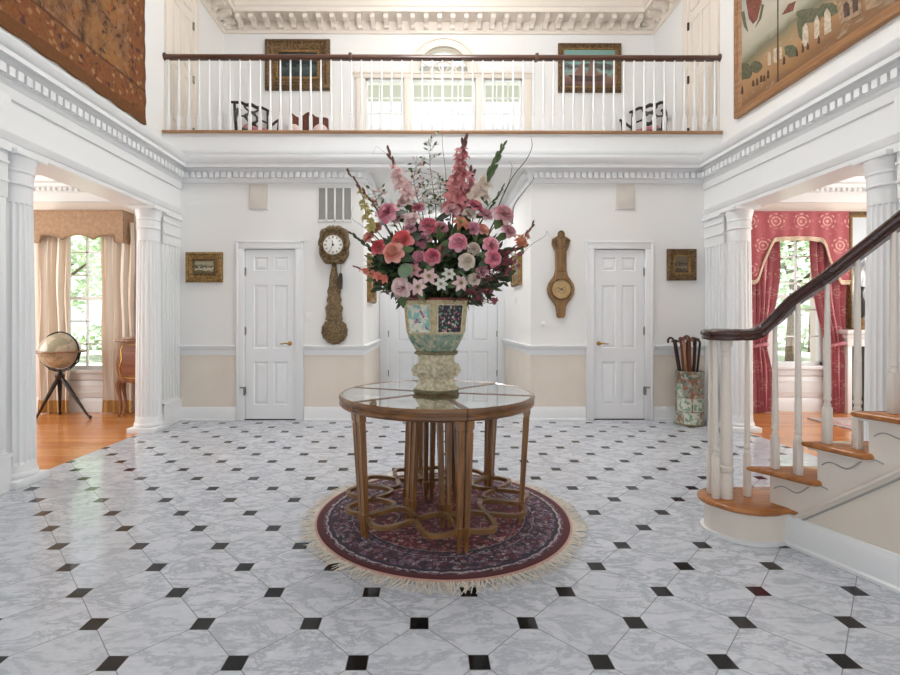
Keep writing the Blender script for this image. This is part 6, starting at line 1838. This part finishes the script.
for i, (ox, oy, mt, hd, tx) in enumerate(cn):
    top = Vector((X(tx, 5.40), 5.42+oy*1.1, .62+.33+.03*math.sin(i*2.1))); bot = CS+Vector((ox*.3-.0, oy*.6, .034))
    top.x = max(min(top.x, CS.x+.16), CS.x-.165)
    k_ = (.62-bot.z)/(top.z-bot.z); at_ = bot.lerp(top, k_)
    root = thing('walking_cane', cl[i], 'walking cane', bot, 'canes in the stand')
    q = MB(); q.tube([bot, bot.lerp(top, .5), top], [.010, .013, .014], 8); obj('shaft', q, mt, root)
    q = MB(); ax = (top-bot).normalized(); sd = Vector((1 if i % 2 else -1, -.2, 0)).normalized()
    if hd == 'crook': q.tube([top+ax*0]+[top+sd*.04*(1-math.cos(a))+ax*.045*math.sin(a) for a in [k*PI/10 for k in range(1, 12)]], .0125, 8)
    elif hd == 'knob': q.ball(top+ax*.01, .022, seg=12, rings=8)
    else: q.tube([top-sd*.045, top+ax*.012, top+sd*.05], [.010, .014, .009], 8)
    obj('handle', q, mt, root)

# ------------------------------------------------------------------ globe on a tripod
GC = Vector((X(61, 5.83), 5.83, H(351, 5.83))); GR = .215
M['globe'] = None
t = NT('antique_globe'); nz = t.noise(5.5, 6, .6, dist=.4); n2 = t.noise(26, 3, .6)
col = t.mix(t.step(nz.outputs[0], .48, .53), '#cbbba2', '#a39f88'); col = t.mix(t.m1('MULTIPLY', t.step(n2.outputs[0], .5, .7), .35), col, '#b98d63')
M['globe'] = t.finish(col, .3, coat=.5)
M['globe_ring'] = wood('globe_ring_wood', '#a88566', '#7d5d45', .3, 'x', 10, .3)
root = thing('globe', 'antique floor globe on a black tripod before the left window', 'globe', (GC.x, GC.y, 0))
o = obj('sphere', MB().ball(GC, GR, seg=40, rings=24), 'globe', root, smooth=80)
q = MB(); q.lathe([(GR+.012, -.012), (GR+.075, -.012), (GR+.08, -.004), (GR+.078, .008), (GR+.012, .008), (GR+.012, -.012)], GC, 48, cap=False); obj('horizon_ring', q, 'globe_ring', root)
q = MB(); q.tube([GC+Vector(((GR+.018)*math.cos(a), 0, (GR+.018)*math.sin(a))) for a in [2*PI*i/40 for i in range(40)]], .010, 6, closed=True); obj('meridian_ring', q, 'globe_leg', root)
hub = Vector((GC.x, GC.y, GC.z-GR-.045))
q = MB().lathe([(.02, -.09), (.045, -.07), (.05, -.04), (.03, -.01), (.022, .01), (.03, .03)], hub, 16); obj('hub', q, 'globe_leg', root)
for fx, fy in ((37, 5.72), (61, 6.00), (91, 5.75)):
    f_ = Vector((X(fx, fy), fy, .0)); q = MB(); a = hub+Vector((0, 0, -.03)); pts = [a.lerp(f_, i/10) for i in range(11)]; pts[-1].z = .012
    q.tube(pts, [.018, .02, .026, .024, .022, .02, .018, .016, .014, .012, .013], 10); q.ball((pts[-1].x, pts[-1].y, .02), .02, seg=10, rings=8); obj('leg', q, 'globe_leg', root)
q = MB(); 
for s_ in (-1, 1): q.tube([GC+Vector((s_*(GR+.04), 0, -.012)), GC+Vector((s_*(GR+.01), 0, -.13)), GC+Vector((s_*.12, 0, -GR-.01)), hub], .009, 6)
obj('cradle_arm', q, 'globe_leg', root)

# ------------------------------------------------------------------ commode behind the left column
root = thing('commode', 'small bombe commode on curved legs behind the left column', 'commode', (-3.72, 5.98, 0))
cx0, cx1, cy0, cy1 = X(120, 5.86), -3.42, 5.86, 5.97
def bom(z):  # swelling outline of the body
    f = (z-.44)/(.93-.44); return .035*math.sin(PI*min(1, max(0, f*.8+.15)))**1.5+.01
lv = [.44+.49*i/12 for i in range(13)]
q = MB(); vs = []
for z in lv:
    b = bom(z); vs += [(cx0-b+.035, cy0-b, z), (cx1+b-.035, cy0-b, z), (cx1+b-.035, cy1, z), (cx0-b+.035, cy1, z)]
fs = [(0, 1, 2, 3), (48, 49, 50, 51)]
for i in range(12):
    for k in range(4): fs.append((i*4+k, i*4+(k+1) % 4, i*4+4+(k+1) % 4, i*4+4+k))
q.add(vs, fs); obj('body', q, 'desk', root, smooth=60)
q = MB(); q.cbox(cx0-.03, cx1+.03, cy0-.05, cy1+.0, .93, .955, .008); obj('top', q, 'desk', root)
q = MB(); q.cbox(cx0+.04, cx1-.03, cy0-.0, cy1-.03, .955, .99, .006); obj('gallery_rail', q, 'desk', root)
q = MB(); vs = []
for z in (.52, .6, .7, .8, .88):
    b = bom(z)+.004; vs += [(cx0+.06+.02*math.sin(z*20), cy0-b, z), (cx1-.06, cy0-b, z)]
q.add(vs, [(i*2, i*2+1, i*2+3, i*2+2) for i in range(4)]); obj('inlay_panel', q, 'inlay', root)
q = MB(); loop = [(cx0+.045, .50), (cx0+.03, .6), (cx0+.06, .72), (cx0+.04, .84), (cx0+.08, .90), (cx1-.08, .90), (cx1-.04, .8), (cx1-.04, .5), (cx1-.15, .48), (cx0+.15, .48)]
q.tube([(a, cy0-bom(b)-.004, b) for a, b in loop], .006, 6, closed=True); obj('brass_mount', q, 'brass', root)
q = MB(); q.prism([(cx0+.0, .445), (cx1, .445), (cx1, .40), (cx1-.1, .43), ((cx0+cx1)/2, .40), (cx0+.1, .43), (cx0, .40)], cy0-.012, cy0+.01, 'xz'); obj('apron', q, 'desk', root)
for lx, sx_ in ((cx0+.01, -1), (cx1-.01, 1)):
    for ly in (cy0-.005, cy1-.02):
        q = MB(); q.tube([(lx, ly, .46), (lx+sx_*.015, ly, .40), (lx+sx_*.012, ly, .32), (lx-sx_*.008, ly, .22), (lx-sx_*.016, ly, .12), (lx-sx_*.004, ly, .04), (lx+sx_*.018, ly, .008)], [.032, .034, .026, .019, .015, .014, .018], 8); obj('leg', q, 'desk', root)

# ------------------------------------------------------------------ right room: fireplace, painting, carpet
M['mantel'] = plain('white_mantel', '#efeeec', .4); M['fire_dark'] = plain('dark_hearth', '#2a2725', .7, '#1d1b1a', 20)
mx0, mx1 = X(848, 5.97)+.04, 6.75
root = thing('fireplace', 'white mantelpiece with dark hearth right of the red curtains', 'fireplace', ((mx0+mx1)/2, 6.1, 0))
q = MB(); q.cbox(mx0-.04, mx1, 5.95, YS, 1.02, 1.075, .01); q.cbox(mx0-.01, mx1-.02, 5.99, YS, .97, 1.02, .008); obj('mantel_shelf', q, 'mantel', root)
q = MB(); q.cbox(mx0+.02, mx1-.03, 6.02, YS, .86, .97, .006); obj('frieze', q, 'mantel', root)
for a in (mx0+.02, mx1-.20): obj('jamb', MB().cbox(a, a+.06, 6.02, YS, 0, .86, .006), 'mantel', root)
obj('firebox', MB().box(mx0+.08, mx1-.2, 6.10, YS, 0, .86), 'fire_dark', root)
pc = picture('picture_frame', X(849, 6.15), 6.0, H(333, 6.15), H(211, 6.15), YS, .055, 'gilt_dark', 'tall pale picture over the mantel, cut off by the column', 'picture', 'pic_room', inner=(.02, 'gilt'))
root = thing('mantel_vase', 'small dark vase with golden base on the mantel by the column', 'vase', (X(863, 6.05), 6.07, 1.0755))
vx, vy = X(862, 6.06), 6.06
obj('base', MB().lathe([(.05, 1.0755), (.055, 1.09), (.03, 1.105), (.035, 1.13), (.06, 1.16), (.062, 1.19), (.04, 1.215), (.02, 1.225)], (vx, vy, 0), 18), 'gilt', root)
q = MB(); q.lathe([(.018, 1.22), (.05, 1.26), (.062, 1.33), (.05, 1.42), (.028, 1.50), (.024, 1.56), (.045, 1.62), (.03, 1.63)], (vx, vy, 0), 18); obj('body', q, 'fire_dark', root)
t = NT('pale_carpet'); nz = t.noise(9, 5, .65); v = t.voro(12)
M['carpet'] = t.finish(t.ramp(nz.outputs[0], [(.3, '#b58f8c'), (.45, '#d9cdc2'), (.55, '#c3b3ae'), (.7, '#a4777a')]), .95)
root = thing('carpet', 'pale pink patterned carpet on the oak floor of the right room', 'carpet', (4.9, 5.2, 0))
o = obj('pile', MB().cbox(X(806, 5.75), 6.6, 4.2, 5.72, 0.0, .014, .005), 'carpet', root)
q = MB(); a, b = X(806, 5.75), 6.6
for u0, u1, v0, v1 in ((a+.08, b-.08, 4.28, 4.32), (a+.08, b-.08, 5.60, 5.64), (a+.08, a+.12, 4.28, 5.64), (b-.12, b-.08, 4.28, 5.64)): q.box(u0, u1, v0, v1, .0135, .0150)
obj('border_line', q, 'damask_drape', root)

# ------------------------------------------------------------------ gallery furniture
def lattice_armchair(label, loc, rz):
    root = thing('armchair', label, 'armchair', loc, 'black lattice armchairs on the gallery', local=True, rz=rz)
    w_, sh, bh, dp = .245, .46, 1.0, .25   # half width, seat height, back height, half depth; front is -y
    q = MB().cbox(-w_, w_, -dp, dp, sh-.07, sh-.02, .01); obj('seat_rail', q, 'black_lacquer', root)
    q = MB().cbox(-w_+.015, w_-.015, -dp+.01, dp-.02, sh-.02, sh+.05, .025); obj('seat', q, 'rose_seat', root, smooth=60)
    for sx_ in (-1, 1):
        obj('leg', MB().cbox(sx_*w_-.022*1, sx_*w_+.022, -dp, -dp+.045, 0, sh-.02, .004), 'black_lacquer', root)
        q = MB().tube([(sx_*(w_-.02), dp+.05, 0), (sx_*(w_-.02), dp-.01, sh), (sx_*(w_-.005), dp+.02, .75), (sx_*(w_+.0), dp+.06, bh)], [.024, .024, .022, .020], 6); obj('back_post', q, 'black_lacquer', root)
        q = MB().tube([(sx_*(w_-.005), dp+.01, .72), (sx_*(w_+.04), 0, .74), (sx_*(w_+.05), -dp*.7, .72), (sx_*(w_+.03), -dp*.85, .69)], .02, 6); q.tube([(sx_*(w_+.04), -dp*.6, .72), (sx_*(w_+.01), -dp*.5, sh-.03)], .018, 6); obj('arm', q, 'black_lacquer', root)
    q = MB().tube([(-w_-.05, dp+.065, bh+.0), (-w_*.6, dp+.06, bh+.03), (-.08, dp+.06, bh+.01), (0, dp+.06, bh+.035), (.08, dp+.06, bh+.01), (w_*.6, dp+.06, bh+.03), (w_+.05, dp+.065, bh)], [.018, .024, .026, .03, .026, .024, .018], 8); obj('crest_rail', q, 'black_lacquer', root)
    q = MB(); yy = lambda z: dp-.01+.07*(z-sh)/(bh-sh)
    for ph in (0, 1):
        pts = []
        for i in range(33):
            f = i/32; z = sh+.12+(bh-sh-.13)*f; pts.append(((.10*math.sin(f*PI*2.5)*(1 if ph else -1)), yy(z), z))
        q.tube(pts, .016, 6)
    for s_ in (-1, 1): q.tube([(s_*.12*math.cos(a)*.6, yy(.80), .82+.10*math.sin(a)) for a in [2*PI*i/20 for i in range(20)]], .013, 6, closed=True)
    q.cbox(-.10, .10, dp-.025, dp+.015, sh+.08, sh+.13, .006)
    q.tube([(-w_+.01, yy(.82), .80), (-.1, yy(.82), .83)], .013, 6); q.tube([(w_-.01, yy(.82), .80), (.1, yy(.82), .83)], .013, 6)
    obj('splat', q, 'black_lacquer', root)
    return root
ZC = 6.92
c = lattice_armchair('black armchair with an interlaced back below the gilt gallery picture', (X(257, ZC), ZC, FL2-.02), math.radians(34))
c = lattice_armchair('black armchair with an interlaced back below the ship picture', (X(645, ZC), ZC, FL2-.02), math.radians(-38))
root = thing('panelled_bench', 'red-brown wooden bench with panelled back on the left of the gallery', 'bench', (X(308, 7.0), 7.0, FL2-.02))
x0, x1 = X(289, 7.1), X(328, 7.1); yb0 = 7.12; z0 = FL2-.02
top = lambda x: z0+.86+.04*math.cos((x-(x0+x1)/2)/(x1-x0)*4*PI)-.10*max(0, (x-(x1-.12))/.12)
N_ = 24; poly = [(x0+(x1-x0)*i/N_, top(x0+(x1-x0)*i/N_)) for i in range(N_+1)]
q = MB(); q.prism([(x1, z0+.35), (x0, z0+.35)]+poly, yb0, yb0+.045, 'xz'); obj('backrest', q, 'red_wood', root, smooth=30)
for k in range(3):
    a = x0+.05+(x1-x0-.06)*k/3; q = MB().cbox(a, a+(x1-x0)/3-.06, yb0-.012, yb0+.0, z0+.45, z0+.76, .006); obj('back_panel', q, 'red_wood', root)
q = MB().cbox(x0, x1, yb0-.42, yb0+.02, z0+.36, z0+.44, .01); obj('seat', q, 'red_wood', root)
for a in (x0+.03, x1-.03):
    for b in (yb0-.39, yb0+.02): obj('leg', MB().cbox(a-.025, a+.025, b-.025, b+.025, z0, z0+.37, .004), 'red_wood', root)
for k, a in enumerate((x0+.09, x1-.10)):
    root = thing('cushion', ['pale cushion at the left end of the gallery bench', 'pale cushion at the right end of the gallery bench'][k], 'cushion', (a, yb0-.09, z0+.44), 'bench cushions')
    obj('cover', MB().ball((a, yb0-.09, z0+.555), .12, .055, .125, 16, 10), 'pink_seat', root)
